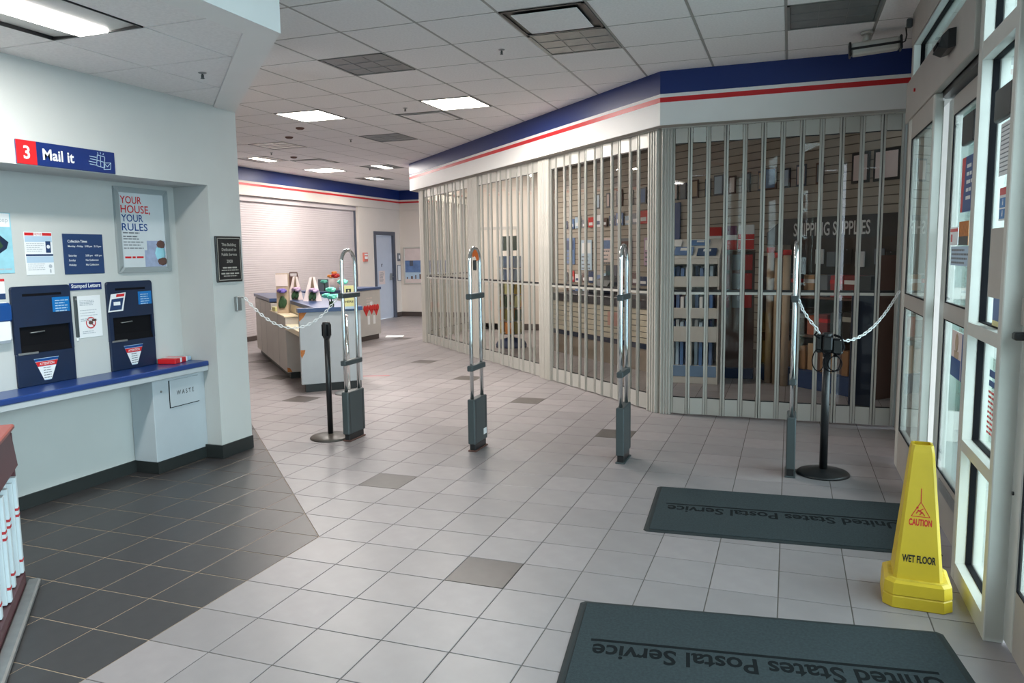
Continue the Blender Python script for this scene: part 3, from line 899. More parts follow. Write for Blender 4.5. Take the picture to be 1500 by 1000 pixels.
def wall_item(name, label, cat, y0, y1, z0, z1, m, d=0.006, group=None, c=0.002, part='sheet', off=0.0):
    """plate on the back of the recess given by its measured edges; returns thing, width, height"""
    ya, za = rp(y0, z0); yb, zb = rp(y1, z1)
    t = thing(name, label, cat, face((RX + off, ya, za), (0, 1, 0)), group)
    MB().cbox(0, 0, 0, yb - ya, zb - za, d, c).build(part, m, t)
    return t, yb - ya, zb - za

CTZ = 0.772
t = thing('counter_shelf', 'long blue topped counter shelf under the mail slots', 'counter', at(RX, 0, 0))
L0 = -5.5
MB().cbox(0.002, L0, CTZ - .038, 0.275, 1.215, CTZ, 0.006).build('top', NAVYB, t)
MB().cbox(0.004, L0, CTZ - .076, 0.27, 1.212, CTZ - .0385, 0.004).build('apron', CABL, t)

t = thing('waste_cabinet', 'grey waste cabinet with a flap under the right end of the counter', 'cabinet', at(RX, 0.70, 0))
MB().cbox(0.003, 0, 0.088, 0.215, 0.52, CTZ - .078, 0.003).build('body', CABW, t)
MB().box(0.003, 0.003, 0.002, 0.22, 0.518, 0.087).build('plinth', BASEB, t)
fl = MB().cbox(0.2165, 0.155, 0.468, 0.2255, 0.445, 0.668, 0.002).build('flap', CABW, t)
MB().box(0.2155, 0.149, 0.461, 0.217, 0.451, 0.668).build('flap_gap', BLACK, t)
text_mb('W A S T E', 0.06, 0.082, 0.235, 0.116, 0.0, bold=0.012).build('lettering', BLACKG, fl, Matrix.Translation((0, 0.155, 0.468)) @ face((0.2258, 0, 0), (0, 1, 0)))
MB().cyl((0.214, 0.075, 0.60), (0.22, 0.075, 0.60), 0.008, n=10).build('lock', STEEL, t)

def mail_slot(y0, y1, z0, z1, label):
    ya, za = rp(y0, z0); yb, zb = rp(y1, z1)
    za = CTZ + 0.001
    w, h = yb - ya, zb - za
    t = thing('mail_slot', label, 'mail slot', face((RX, ya, za), (0, 1, 0)), 'navy mail slot panels')
    hz0, hz1 = h * 0.33, h * 0.60           # hopper opening
    r = 0.018
    # rounded upper panel, side strips and lower door around the hopper
    up = [(0, hz1), (w, hz1), (w, h - r), (w - r * .3, h - r * .3), (w - r, h), (r, h), (r * .3, h - r * .3), (0, h - r)]
    MB().loft([[(x, y, 0) for x, y in up], [(x, y, .016) for x, y in up], [(x * .99 + w * .005, y - .001, .019) for x, y in up]]).build('upper_panel', NAVY, t)
    MB().box(0, hz0, 0, .035, hz1, .018).build('side_strip', NAVY, t); MB().box(w - .02, hz0, 0, w, hz1, .018).build('side_strip', NAVY, t)
    MB().cbox(0, 0, 0, w, hz0, .019, .003).build('lower_door', NAVY, t)
    MB().box(.035, hz0, .001, w - .02, hz1, .003).add([(.035, hz0, .018), (w - .02, hz0, .018), (w - .02, hz0 + .05, .004), (.035, hz0 + .05, .004)], [(0, 1, 2, 3)]).build('hopper', BLACK, t)
    MB().cbox(w * .17, h * .90, .0185, w * .83, h * .925, .0205, .001).build('slot_mouth', BLACK, t)
    MB().tube([(w * .27, h * .535, .006), (w * .27, h * .535, .016), (w * .50, h * .54, .016), (w * .50, h * .54, .006)], .004, 6).build('pull', STEEL, t)
    MB().cbox(w * .03, hz0 - .006, .019, w * .36, hz0 + .008, .023, .002).build('latch_bar', STEEL, t)
    # triangular label
    ax, bx, cz, bz = w * .27, w * .70, h * .268, h * .04
    tri = lambda u0, u1, m, nm, z: MB().add([(ax + (bx - ax) * .36 * (1 - u1), bz + (cz - bz) * u1, z), (ax + (bx - ax) * .36 * (1 - u0), bz + (cz - bz) * u0, z),
        (bx - (bx - ax) * .36 * (1 - u0), bz + (cz - bz) * u0, z), (bx - (bx - ax) * .36 * (1 - u1), bz + (cz - bz) * u1, z)], [(0, 1, 2, 3)]).build(nm, m, t)
    tri(0, 1, LBLUE, 'label_border', .0195)
    tri(0.03, .62, PAPER, 'label_sheet', .0200)
    tri(.64, .85, RED, 'red_band', .0200)
    tri(.87, .98, BLUEB, 'blue_band', .0200)
    text_mb('ATTENTION', w * .36, bz + (cz - bz) * .69, w * .61, bz + (cz - bz) * .80, .0204, .01).build('lettering', WHITE, t)
    lines_mb(w * .42, bz + (cz - bz) * .54, w * .56, 5, .016, .005, .0204, ragged=.1).build('print', GREYT, t)
    # azure sticker
    sx0, sx1, sz0, sz1 = w * .66, w * .965, h * .725, h * .875
    MB().box(sx0, sz0, .0192, sx1, sz1, .0198).build('sticker', SKYB, t)
    lines_mb(sx0 + .02, sz1 - .025, sx1 - .01, 5, .017, .006, .0199).build('sticker_print', LBLUE, t)
    return t, w, h
mail_slot(-0.126, 0.291, 0.755, 1.403, 'navy mail slot panel left of the blue Stamped Letters plate')
t, w, h = mail_slot(0.584, 0.993, 0.755, 1.406, 'navy mail slot panel right of the blue Stamped Letters plate, with a white bordered card')
crd = MB().add([(-.005, h * .665, .0205), (.125, h * .670, .0205), (.158, h * .875, .0205), (.028, h * .862, .0205)], [(0, 1, 2, 3)]).build('card', PAPER, t)
MB().add([(.008, h * .68, .021), (.112, h * .684, .021), (.136, h * .818, .021), (.032, h * .806, .021)], [(0, 1, 2, 3)]).build('blue_field', DBLUE, t)
MB().add([(.070, h * .827, .021), (.142, h * .832, .021), (.148, h * .864, .021), (.076, h * .859, .021)], [(0, 1, 2, 3)]).build('red_field', RED, t)
MB().cbox(.046, h * .735, .021, .104, h * .775, .0216, .0003).build('pale_label', PAPER, t)

t, w, h = wall_item('slot_plate', 'small blue plate lettered Stamped Letters between the two slots', 'sign', 0.298, 0.553, 1.359, 1.408, BLUE, .008, part='plate')
text_mb('Stamped Letters', .012, .008, w - .012, h - .006, .0084, .014).build('lettering', WHITE, t)
t, w, h = wall_item('instruction_sheet', 'white instruction sheet with a red no-hands symbol under the Stamped Letters plate', 'notice', 0.347, 0.538, 1.03, 1.318, PAPER, .003)
lines_mb(.02, h - .035, w - .02, 4, .010, .005, .0033).build('print', GREYL, t)
lines_mb(.02, h - .10, w - .03, 3, .018, .004, .0033).build('print', GREYL, t)
lines_mb(.02, h - .16, w - .02, 2, .012, .006, .0033).build('print', GREYL, t)
nh = MB()
n = 24; R_, r_ = .040, .032; cx, cz = w * .52, .10
for k in range(n):
    a0, a1 = 2 * PI * k / n, 2 * PI * (k + 1) / n
    nh.add([(cx + R_ * math.cos(a0), cz + R_ * math.sin(a0), .0036), (cx + R_ * math.cos(a1), cz + R_ * math.sin(a1), .0036), (cx + r_ * math.cos(a1), cz + r_ * math.sin(a1), .0036), (cx + r_ * math.cos(a0), cz + r_ * math.sin(a0), .0036)], [(0, 1, 2, 3)])
nh.add([(cx - .03, cz + .024, .0036), (cx - .024, cz + .03, .0036), (cx + .03, cz - .024, .0036), (cx + .024, cz - .03, .0036)], [(3, 2, 1, 0)])
nh.build('red_ring', RED, t)
MB().blob((cx, cz, .0033), .020, .014, .0012).box(cx + .010, cz + .008, .0033, cx + .045, cz + .024, .0042).build('hand', BROWN, t)
lines_mb(.03, .040, w - .04, 2, .012, .005, .0033).build('print', GREYL, t)
t, w, h = wall_item('key_strip', 'dark vertical strip left of the white instruction sheet', 'strip', 0.322, 0.345, 1.041, 1.320, DGREY, .012, part='strip')
MB().cyl((w / 2, h - .02, .012), (w / 2, h - .02, .015), .007, n=10).build('rivet', STEEL, t)
MB().cbox(.002, -.025, 0, w - .004, -.004, .008, .002).build('tip', WHITE, t)

t, w, h = wall_item('collection_times_sign', 'blue collection times sign with white print', 'sign', 0.275, 0.591, 1.468, 1.739, DBLUE, .006, part='plate')
text_mb('Collection Times', .035, h - .058, .185, h - .040, .0064, .012).build('lettering', WHITE, t)
for k, (a, b) in enumerate((('Monday - Friday', '5:00 pm   5:15 pm'), (None, None), ('Saturday', '2:00 pm   4:00 pm'), ('Sunday', 'No Collection'), ('Holiday', 'No Collection'))):
    if a:
        y = h - .088 - k * .031
        text_mb(a, .035, y, h=.0125, z=.0064, bold=.006).build('lettering', WHITE, t)
        text_mb(b, .165, y, h=.0125, z=.0064, bold=.006).build('lettering', WHITE, t)
t, w, h = wall_item('information_sheet', 'white information sheet with red and blue headings left of the blue sign', 'notice', 0.003, 0.200, 1.471, 1.745, PAPER, .003)
MB().box(.004, h - .022, .0031, .066, h - .004, .0034).box(.126, h - .022, .0031, w - .004, h - .004, .0034).build('red_heading', RED, t)
text_mb('NOTICE', .070, h - .020, .122, h - .006, .0032, .01).build('lettering', RED, t)
MB().box(.004, h - .062, .0031, w - .004, h - .026, .0034).box(.006, .078, .0031, w - .002, .118, .0034).build('pale_band', LBLUE, t)
MB().box(.004, .120, .0031, w - .002, .132, .0034).build('blue_heading', DBLUE, t)
ph = MB().cbox(w * .74, h * .52, .003, w * .92, h * .79, .0046, .001).build('phone_picture', DBLUE, t)
MB().cyl((w * .83, h * .66, .0046), (w * .83, h * .66, .005), .012, n=12).build('dial', PAPER, t)
MB().cyl((w * .86, h * .20, .0031), (w * .86, h * .20, .0036), .012, n=12).box(w * .83, .012, .0031, w * .88, .035, .0036).build('symbol', GREYL, t)
lines_mb(.012, h - .075, w * .7, 5, .012, .004, .0032).build('print', GREYL, t)
lines_mb(.012, .068, w * .7, 4, .012, .004, .0032).build('print', GREYL, t)
t, w, h = wall_item('aqua_poster', 'aqua poster with a dark leaf shape at the left edge of the view', 'poster', -0.42, -0.075, 1.487, 1.858, CYAN, .004)
MB().add([(.16, .20, .0045), (.22, .10, .0045), (.30, .15, .0045), (.315, .19, .0045), (.26, .235, .0045), (.20, .245, .0045)], [(0, 1, 2, 3, 4, 5)]).build('leaf', NAVY, t)
MB().add([(.19, .195, .005), (.23, .13, .005), (.28, .165, .005), (.25, .215, .005)], [(0, 1, 2, 3)]).build('leaf_heart', GREEN, t)
MB().box(.0, h - .085, .0042, w - .01, h - .004, .0046).build('pale_head', PAPER, t)
text_mb('step', w - .09, h - .065, w - .02, h - .035, .0048, .0).build('lettering', GREYL, t)
lines_mb(w - .10, .022, w - .02, 1, .02, .008, .0043, ragged=0).build('print', GREYL, t)
t, w, h = wall_item('label_dispenser', 'white wall dispenser with a blue band left of the mail slots', 'dispenser', -0.40, -0.150, 1.06, 1.312, WHITE, .05, c=.02, part='body')
MB().cbox(-.002, h * .50, .012, w + .003, h - .004, .056, .016).build('blue_band', BLUEB, t)
t, w, h = wall_item('small_card', 'small white card with dark blue foot above the wall dispenser', 'card', -0.30, -0.150, 1.33, 1.455, PAPER, .003)
MB().box(0, 0, .003, w, .035, .0034).build('blue_foot', DBLUE, t)
MB().box(0, h - .016, .003, w, h, .0034).build('red_head', RED, t)

# poster in a snap frame
ya, za = rp(0.706, 1.465); yb, zb = rp(1.205, 2.085)
w, h = yb - ya, zb - za
t = thing('framed_poster', 'silver framed poster reading YOUR HOUSE, YOUR RULES', 'poster', face((RX, ya, za), (0, 1, 0)))
e = .040
for nm, q in (('left', [(0, 0), (e, e), (e, h - e), (0, h)]), ('right', [(w, 0), (w, h), (w - e, h - e), (w - e, e)]), ('top', [(0, h), (e, h - e), (w - e, h - e), (w, h)]), ('bottom', [(0, 0), (w, 0), (w - e, e), (e, e)])):
    c0 = (sum(p[0] for p in q) / 4, sum(p[1] for p in q) / 4)
    MB().loft([[(x, y, 0) for x, y in q], [(x, y, .012) for x, y in q], [(c0[0] + (x - c0[0]) * .93, c0[1] + (y - c0[1]) * .93, .020) for x, y in q]]).build('frame_rail', SILVF, t)
MB().box(e - .003, e - .003, .002, w - e + .003, h - e + .003, .009).build('sheet', mat('poster sheet', (208, 214, 218), .25, var=.02), t)
iw = w - 2 * e
for s_, z0, z1, x1, m_ in (('YOUR', .855, .955, .50, RED), ('HOUSE,', .735, .835, .68, RED), ('YOUR', .612, .712, .51, BLUEB), ('RULES', .492, .592, .60, BLUEB)):
    text_mb(s_, e + iw * .035, e + (h - 2 * e) * (z0 - (.022 if ',' in s_ else 0)), e + iw * x1, e + (h - 2 * e) * z1, .0094, .012).build('lettering', m_, t)
lines_mb(e + iw * .05, e + (h - 2 * e) * .455, e + iw * .5, 2, .026, .009, .0094).build('print', GREYT, t)
lines_mb(e + iw * .05, e + (h - 2 * e) * .375, e + iw * .5, 4, .022, .007, .0094).build('print', GREYT, t)
lines_mb(e + iw * .06, e + (h - 2 * e) * .12, e + iw * .48, 1, .02, .014, .0094, ragged=.05).build('print', RED, t)
pz = e + (h - 2 * e)
MB().box(e + iw * .56, e, .0092, e + iw * .98, e + (h - 2 * e) * .36, .0098).box(e + iw * .50, e, .0092, e + iw * .57, e + (h - 2 * e) * .23, .0097).build('parcel_picture', mat('lavender parcel print', (158, 168, 196), .5, var=.12, scale=20), t)
MB().blob((e + iw * .86, e + .10, .0098), .055, .06, .001).build('shirt_picture', CYAN, t)
MB().blob((e + iw * .88, e + .165, .0098), .045, .035, .0012).blob((e + iw * .90, e + .04, .0098), .05, .035, .0012).build('dark_picture', BROWN, t)

# signs on the pilaster and header
t = thing('mail_it_sign', 'red and blue sign reading 3 Mail it above the recess', 'sign', face((WX, -0.321, 2.114), (0, 1, 0)))
W_, H_ = 0.679, 0.136
MB().cbox(0, 0, 0, W_, H_, .008, .002).build('plate', BLUE, t)
MB().box(0.001, .001, .0075, .126, H_ - .001, .0086).build('red_square', RED, t)
text_mb('3', .044, .030, .084, .106, .009, .02).build('lettering', WHITE, t)
text_mb('Mail it', .165, .036, .375, .101, .009, .022).build('lettering', WHITE, t)
ic = MB()
def bar(x0, y0, x1, y1, w=.004):
    d = Vector((x1 - x0, y1 - y0)).normalized(); nn = Vector((-d.y, d.x)) * w / 2
    ic.add([(x0 - nn.x, y0 - nn.y, .009), (x1 - nn.x, y1 - nn.y, .009), (x1 + nn.x, y1 + nn.y, .009), (x0 + nn.x, y0 + nn.y, .009)], [(0, 1, 2, 3)])
for q in (((.535, .040), (.595, .030)), ((.595, .030), (.60, .100)), ((.60, .100), (.545, .108)), ((.545, .108), (.535, .040)), ((.541, .074), (.598, .066)), ((.568, .104), (.566, .036)),
          ((.588, .020), (.64, .026)), ((.64, .026), (.645, .068)), ((.645, .068), (.592, .062)), ((.592, .062), (.588, .020)), ((.592, .062), (.616, .040)), ((.616, .040), (.645, .068)),
          ((.485, .046), (.53, .042)), ((.478, .062), (.533, .058)), ((.49, .078), (.536, .075)), ((.485, .094), (.538, .091)), ((.552, .114), (.548, .124)), ((.57, .114), (.57, .126)), ((.588, .112), (.594, .122))):
    bar(*q[0], *q[1])
ic.build('parcel_symbol', LBLUE, t)
t = thing('dedication_plaque', 'black dedication plaque with silver lettering on the wall end', 'plaque', face((WX, 1.238, 1.377), (0, 1, 0)))
W_, H_ = .285, .354
MB().cbox(0, 0, 0, W_, H_, .016, .004).build('plate', BLACKG, t)
bd_ = MB()
for a in ((.014, .014, W_ - .014, .019), (.014, H_ - .019, W_ - .014, H_ - .014), (.014, .014, .019, H_ - .014), (W_ - .019, .014, W_ - .014, H_ - .014)):
    bd_.box(a[0], a[1], .0162, a[2], a[3], .0168)
bd_.build('border', SILV, t)
for k, s_ in enumerate(('This Building', 'Dedicated to', 'Public Service')):
    text_mb(s_, W_ / 2, H_ - .075 - k * .038, h=.022, z=.0166, bold=.012, align='c').build('lettering', SILV, t)
text_mb('2000', W_ / 2, H_ - .205, h=.024, z=.0166, bold=.012, align='c').build('lettering', SILV, t)
for k, (z_, x_) in enumerate(((.105, .16), (.088, .19), (.060, .2), (.043, .15))):
    lines_mb(W_ / 2 - x_ / 2, z_, W_ / 2 + x_ / 2, 1, .02, .011 if k % 2 == 0 else .007, .0164, ragged=0).build('print', SILV, t)
t = thing('chain_bracket', 'metal latch box holding the left chain on the wall end', 'bracket', face((WX, 1.425, 1.145), (0, 1, 0)))
MB().cbox(0, 0, 0, .055, .112, .03, .004).build('box', STEEL, t)
MB().tube([(.055, .10, .02), (.075, .108, .02), (.085, .098, .02)], .004, 6).build('hook', STEEL, t)

t = thing('label_carton', 'small red and white carton lying at the right end of the counter shelf', 'carton', at(-1.98, 1.055, CTZ + .001, .25))
MB().cbox(-.07, -.10, 0, .07, .075, .038, .003).build('box', RED, t)
MB().box(-.071, -.03, .005, .071, -.005, .0385).box(-.0715, .055, .002, .0715, .0755, .0386).build('white_label', PAPER, t)
MB().cbox(-.05, .076, 0, .06, .155, .030, .003).build('pale_end', LBLUE, t)

# ------------------------------------------------------------------ carton rack at the lower left
A0 = Vector((-0.975, -0.995))
RKM = Matrix.Translation((A0.x, A0.y, 0)) @ Matrix.Rotation(-PI / 4, 4, 'Z')      # local x along the front, -y into the rack
RKM = Matrix.Translation((A0.x, A0.y, 0)) @ Matrix(((k2, k2, 0, 0), (-k2, k2, 0, 0), (0, 0, 1, 0), (0, 0, 0, 1)))
t = thing('carton_rack', 'maroon display rack of flat cartons with a steel kick strip', 'rack', RKM)
MB().cbox(0, -.46, 0.02, 0.022, -.012, 0.76, .003).build('end_panel', MAROON, t)
MB().box(1.5, -.46, 0.02, 1.522, -.012, 0.76).build('end_panel', MAROON, t)
MB().box(0.022, -.46, 0.02, 1.5, -.44, 0.95).build('back_panel', MAROON, t)
MB().box(0.022, -.44, 0.02, 1.5, -.005, 0.085).build('bottom_shelf', MAROON, t)
MB().add([(0, -.035, .60), (1.522, -.035, .60), (1.522, 0.0, .60), (0, 0.0, .60), (0, -.06, .775), (1.522, -.06, .775), (1.522, -.018, .775), (0, -.018, .775)],
         [(0, 3, 2, 1), (4, 5, 6, 7), (0, 1, 5, 4), (1, 2, 6, 5), (2, 3, 7, 6), (3, 0, 4, 7)]).build('front_rail', MAROON, t)
MB().cbox(-.004, -.24, .776, 1.526, .0, .800, .006).build('top_edge', MAROON2, t)
MB().cbox(-.004, -.46, .802, 1.526, -.20, .845, .006).build('top_step', MAROON2, t)
MB().cbox(.016, -.03, .56, .05, -.026, .60, .001).cbox(.20, -.03, .56, .23, -.026, .60, .001).build('label_clip', SILV, t)
MB().cbox(-.005, -.004, .002, 1.53, .052, .034, .008).build('kick_strip', STEEL, t)
boxes = []
for k in range(16):
    x = .028 + k * .086
    dz = [0, .014, -.01, .02, .004][k % 5]
    zt_ = .555 + dz - (k // 6) * .02
    c = thing('flat_carton', 'flat white red striped carton, %s from the far end of the maroon rack' % ['first', 'second', 'third', 'fourth', 'fifth', 'sixth', 'seventh', 'eighth', 'ninth', 'tenth', 'eleventh', 'twelfth', 'thirteenth', 'fourteenth', 'fifteenth', 'sixteenth'][k], 'carton', RKM @ at(x, -.006 - [0, .03, .01, .045][k % 4], .0855) @ Matrix.Rotation(random.uniform(-.02, .02), 4, 'Y'), 'flat cartons in the rack')
    MB().cbox(0, -.30, 0.004, .036, 0, zt_ - .0855, .002).cbox(.038, -.30, .004, .062, -.012, zt_ - .105, .002).build('carton', BOXW, c)
    for z_ in (.06, .28, .31):
        MB().box(-.0006, -.3, z_, .0366, .0006, z_ + .012).build('red_stripe', BOXR, c)

# ------------------------------------------------------------------ anti theft antennas
def antenna(x, label, sticker=False, tape=False):
    t = thing('antenna_gate', label, 'antenna', at(x, 1.95, 0), 'row of four antennas across the lobby')
    yt0, yt1, r = 0.03, 0.235, .0155
    zt_ = 1.615; R = (yt1 - yt0) / 2; zc = zt_ - R * 1.12
    pts = [(0, yt0, .40), (0, yt0, .9), (0, yt0, zc)]
    for k in range(1, 16):
        a = PI - PI * k / 16
        pts.append((0, (yt0 + yt1) / 2 + R * math.cos(a), zc + R * 1.12 * math.sin(a)))
    pts += [(0, yt1, zc), (0, yt1, .9), (0, yt1, .40)]
    MB().tube(pts, r, 12).build('loop_tube', CHROME, t)
    MB().cbox(-.03, 0, .062, .03, .27, .425, .006).build('base_box', DGREY, t)
    MB().box(-.0305, .03, .07, .0308, .036, .42).box(-.0305, .234, .07, .0308, .24, .42).build('seam', BLACKG, t)
    MB().cbox(-.036, .01, .0, .036, .262, .012, .003).build('foot_plate', BROWN if x < 1 else DGREY, t)
    MB().cbox(-.024, .02, .012, .024, .25, .063, .003).build('foot', BLACKG, t)
    for zz in (.672, 1.238):
        MB().cbox(-.024, -.008, zz - .022, .024, .273, zz + .022, .006).build('clamp_bar', DGREY, t)
    if sticker:
        MB().cbox(.0302, .185, .105, .031, .25, .155, .0003).build('sticker', PAPER, t)
    if tape:
        n = 10; mb = MB()
        for k in range(n):
            a0, a1 = PI * (0.08 + 0.62 * k / n), PI * (0.08 + 0.62 * (k + 1) / n)
            q = lambda a, rr: ((yt0 + yt1) / 2 + rr * math.cos(a), zc + rr * 1.12 * math.sin(a))
            p = [q(a0, R - .012), q(a1, R - .012), q(a1, R - .055), q(a0, R - .055)]
            mb.loft([[(-.004, y, z) for y, z in p], [(.004, y, z) for y, z in p]])
        mb.build('orange_guard', ORANGE, t)
        MB().cbox(-.01, .12, zc - .06, .01, .15, zc + .02, .003).build('black_tag', BLACKG, t)
    return t
antenna(-1.045, 'chrome loop antenna on a grey base beside the thin black post')
antenna(.108, 'chrome loop antenna with an orange guard under its arch', True, True)
antenna(1.300, 'chrome loop antenna in front of the grille corner post')
antenna(2.490, 'chrome loop antenna seen edge on beside the round based chain post')

# ------------------------------------------------------------------ posts
def stanchion(x, y, h, label, m=BLACKG, r=.0235, br=.175, belt=True, mbase=None):
    t = thing('stanchion', label, 'stanchion', at(x, y, 0))
    MB().lathe([(0.001, 0), (br, 0), (br, .010), (br * .93, .020), (br * .45, .034), (.04, .040), (.001, .041)], n=40).build('base', mbase or m, t)
    MB().cyl((0, 0, .035), (0, 0, h - .10 if belt else h), r, n=20).build('post', m, t)
    if belt:
        MB().lathe([(r + .001, 0), (r + .010, .02), (r + .010, .135), (r + .006, .145), (.001, .147)], (0, 0, h - .147), 20).build('belt_head', m, t)
        for k in range(4):
            a = PI / 4 + k * PI / 2
            MB().cbox(-.008, r + .008, h - .12, .008, r + .016, h - .02, .002).xf(Matrix.Rotation(a, 4, 'Z')).build('belt_slot', BLACK, t)
    else:
        MB().lathe([(r, 0), (r + .004, .004), (r + .002, .018), (.001, .024)], (0, 0, h), 16).build('cap', PINKW, t)
    return t
stanchion(-1.262, 2.05, 1.01, 'thin black belt post on a flat round base left of the first antenna', mbase=mat('worn bronze base', (72, 66, 60), .4, var=.15))
stanchion(-2.27, 3.965, .885, 'short chrome post in front of the counter end', CHROME, .021, .16, False, STEEL)
t = stanchion(2.708, 2.135, 1.0, 'black chain post on a broad round base near the entrance', r=.027)
# tangled straps around its head
cl = MB()
cl.cbox(-.075, -.035, .86, -.03, .035, .985, .01).cbox(.03, -.04, .85, .10, .03, .96, .012).cbox(-.03, -.06, .88, .03, -.028, .975, .008)
cl.build('strap_clamp', BLACKG, t)
MB().tube([(.04, -.02, .985), (.085, -.03, .97), (.105, -.03, .90), (.08, -.03, .86), (.04, -.03, .84)], .009, 6).tube([(-.05, -.03, .96), (-.085, -.04, .985), (-.06, -.03, 1.01)], .008, 6).build('strap', BLACK, t)
lp = MB()
for (cx, cz, a, b) in ((.03, .80, .055, .065), (-.055, .81, .04, .075), (.05, .79, .045, .05)):
    lp.tube([(cx + a * math.cos(2 * PI * k / 18), -.045 - .01 * math.sin(k), cz + b * math.sin(2 * PI * k / 18)) for k in range(18)], .004, 5, 0, True)
lp.build('cable_loop', BLACK, t)

# ------------------------------------------------------------------ plastic chains
def chain(pts, label, link_l=.040, name='plastic_chain'):
    """hanging chain: oval links threaded alternately upright and flat along a sagging curve"""
    P = [Vector(p) for p in pts]
    seg = [(P[i + 1] - P[i]).length for i in range(len(P) - 1)]; tot = sum(seg)
    def pos(s):
        for i, l in enumerate(seg):
            if s <= l or i == len(seg) - 1: return P[i].lerp(P[i + 1], min(1, s / l)), (P[i + 1] - P[i]).normalized()
            s -= l
    pitch = link_l * .72; n = int(tot / pitch)
    mb = MB()
    for k in range(n):
        c, d = pos((k + .5) * tot / n)
        side = d.cross(Vector((0, 0, 1))).normalized(); up = side.cross(d)
        b = side if k % 2 else up
        hl, hw = link_l / 2 - .004, .009
        mb.tube([c + d * (hl * math.cos(2 * PI * j / 10) * (1.0)) + b * (hw * math.sin(2 * PI * j / 10)) for j in range(10)], .0042, 5, 0, True)
    o = mb.build(name, WHITE)
    return tag(o, label, 'chain')
def sag(a, b, low, n=40):
    """catenary-like parabola through a and b with its lowest height"""
    a, b = Vector(a), Vector(b)
    out = []
    za, zb = a.z - low, b.z - low
    t0 = math.sqrt(za) / (math.sqrt(za) + math.sqrt(zb)) if za > 0 and zb > 0 else .5
    for k in range(n + 1):
        t = k / n
        p = a.lerp(b, t)
        z = low + (za * ((t0 - t) / t0) ** 2 if t < t0 else zb * ((t - t0) / (1 - t0)) ** 2)
        out.append((p.x, p.y, z))
    return out
chain(sag((-1.652, 1.508, 1.245), (-1.07, 1.955, 1.235), .985), 'white plastic chain from the wall end to the first antenna')
chain([(2.512, 1.975, 1.235), (2.54, 2.0, 1.165), (2.58, 2.03, 1.10), (2.63, 2.06, 1.035), (2.655, 2.075, .995)], 'short white chain from the last antenna down to the chain post')
chain(sag((2.79, 2.10, .948), (3.19, 2.54, 1.265), .944), 'white chain from the chain post up to the door frame')

# ------------------------------------------------------------------ wet floor cone
t = thing('wet_floor_cone', 'yellow wet floor cone with a stepped base by the storefront', 'caution cone', at(3.020, .185, 0, math.radians(-3.0)))
def octa(z, a, c):
    return [(-a + c, -a, z), (a - c, -a, z), (a, -a + c, z), (a, a - c, z), (a - c, a, z), (-a + c, a, z), (-a, a - c, z), (-a, -a + c, z)]
MB().loft([octa(.0, .134, .036), octa(.004, .137, .036), octa(.050, .135, .036), octa(.056, .130, .035)]).build('lower_rim', YEL, t)
MB().loft([octa(.0565, .130, .034), octa(.060, .135, .035), octa(.110, .131, .034), octa(.120, .118, .030)]).build('upper_rim', YEL, t)
MB().loft([octa(.121, .117, .030), octa(.1225, .115, .029)]).build('scuffed_ledge', YELD, t)
bh0, bh1, a0, a1 = .1225, .712, .098, .044
body = MB().loft([octa(bh0, a0, .014), octa(bh0 + (bh1 - bh0) * .5, (a0 + a1) / 2, .012), octa(bh1 - .03, a1 + .003, .011), octa(bh1, a1 - .002, .011), octa(bh1 + .002, a1 - .011, .008), octa(bh1 - .05, a1 - .008, .008)], 0, False)
body.build('body', YEL, t)
MB().loft([octa(bh1 - .055, a1 - .006, .008), octa(bh1 - .05, a1 - .007, .008)]).build('inside', ORANGE, t)
slope = math.atan2(a0 - a1, bh1 - bh0)
def cone_face(rot):
    return Matrix.Rotation(rot, 4, 'Z') @ Matrix.Translation((0, -a0 - .0008, bh0)) @ Matrix.Rotation(-slope, 4, 'X') @ face((0, 0, 0), (1, 0, 0))
for rot in (0, PI):
    cf = cone_face(rot)
    text_mb('WET FLOOR', -.066, .076, .066, .110, .0, .035).build('lettering', BLACKG, t, cf)
    text_mb('CAUTION', -.045, .240, .045, .271, .0, .035).build('lettering', RED, t, cf)
    tri = MB()
    P3 = [(-.036, .281), (.036, .281), (0, .345)]
    for i in range(3):
        p, q = Vector(P3[i]), Vector(P3[(i + 1) % 3]); d = (q - p).normalized(); nn = Vector((-d.y, d.x)) * .0016
        tri.add([(p.x - nn.x, p.y - nn.y, 0), (q.x - nn.x, q.y - nn.y, 0), (q.x + nn.x, q.y + nn.y, 0), (p.x + nn.x, p.y + nn.y, 0)], [(0, 1, 2, 3)])
    tri.box(-.0016, .345, -.0001, .0016, .405, .0002)
    def stroke(x0, y0, x1, y1, w=.004):
        d = Vector((x1 - x0, y1 - y0)).normalized(); nn = Vector((-d.y, d.x)) * w / 2
        tri.add([(x0 - nn.x, y0 - nn.y, .0002), (x1 - nn.x, y1 - nn.y, .0002), (x1 + nn.x, y1 + nn.y, .0002), (x0 + nn.x, y0 + nn.y, .0002)], [(0, 1, 2, 3)])
    stroke(-.012, .310, .008, .298, .006); stroke(.008, .298, .016, .286); stroke(.004, .300, -.004, .288); stroke(-.008, .308, -.018, .294); stroke(-.004, .306, .010, .318)
    tri.blob((-.013, .320, 0), .005, .005, .0006)
    tri.build('slip_symbol', RED, t, cf)

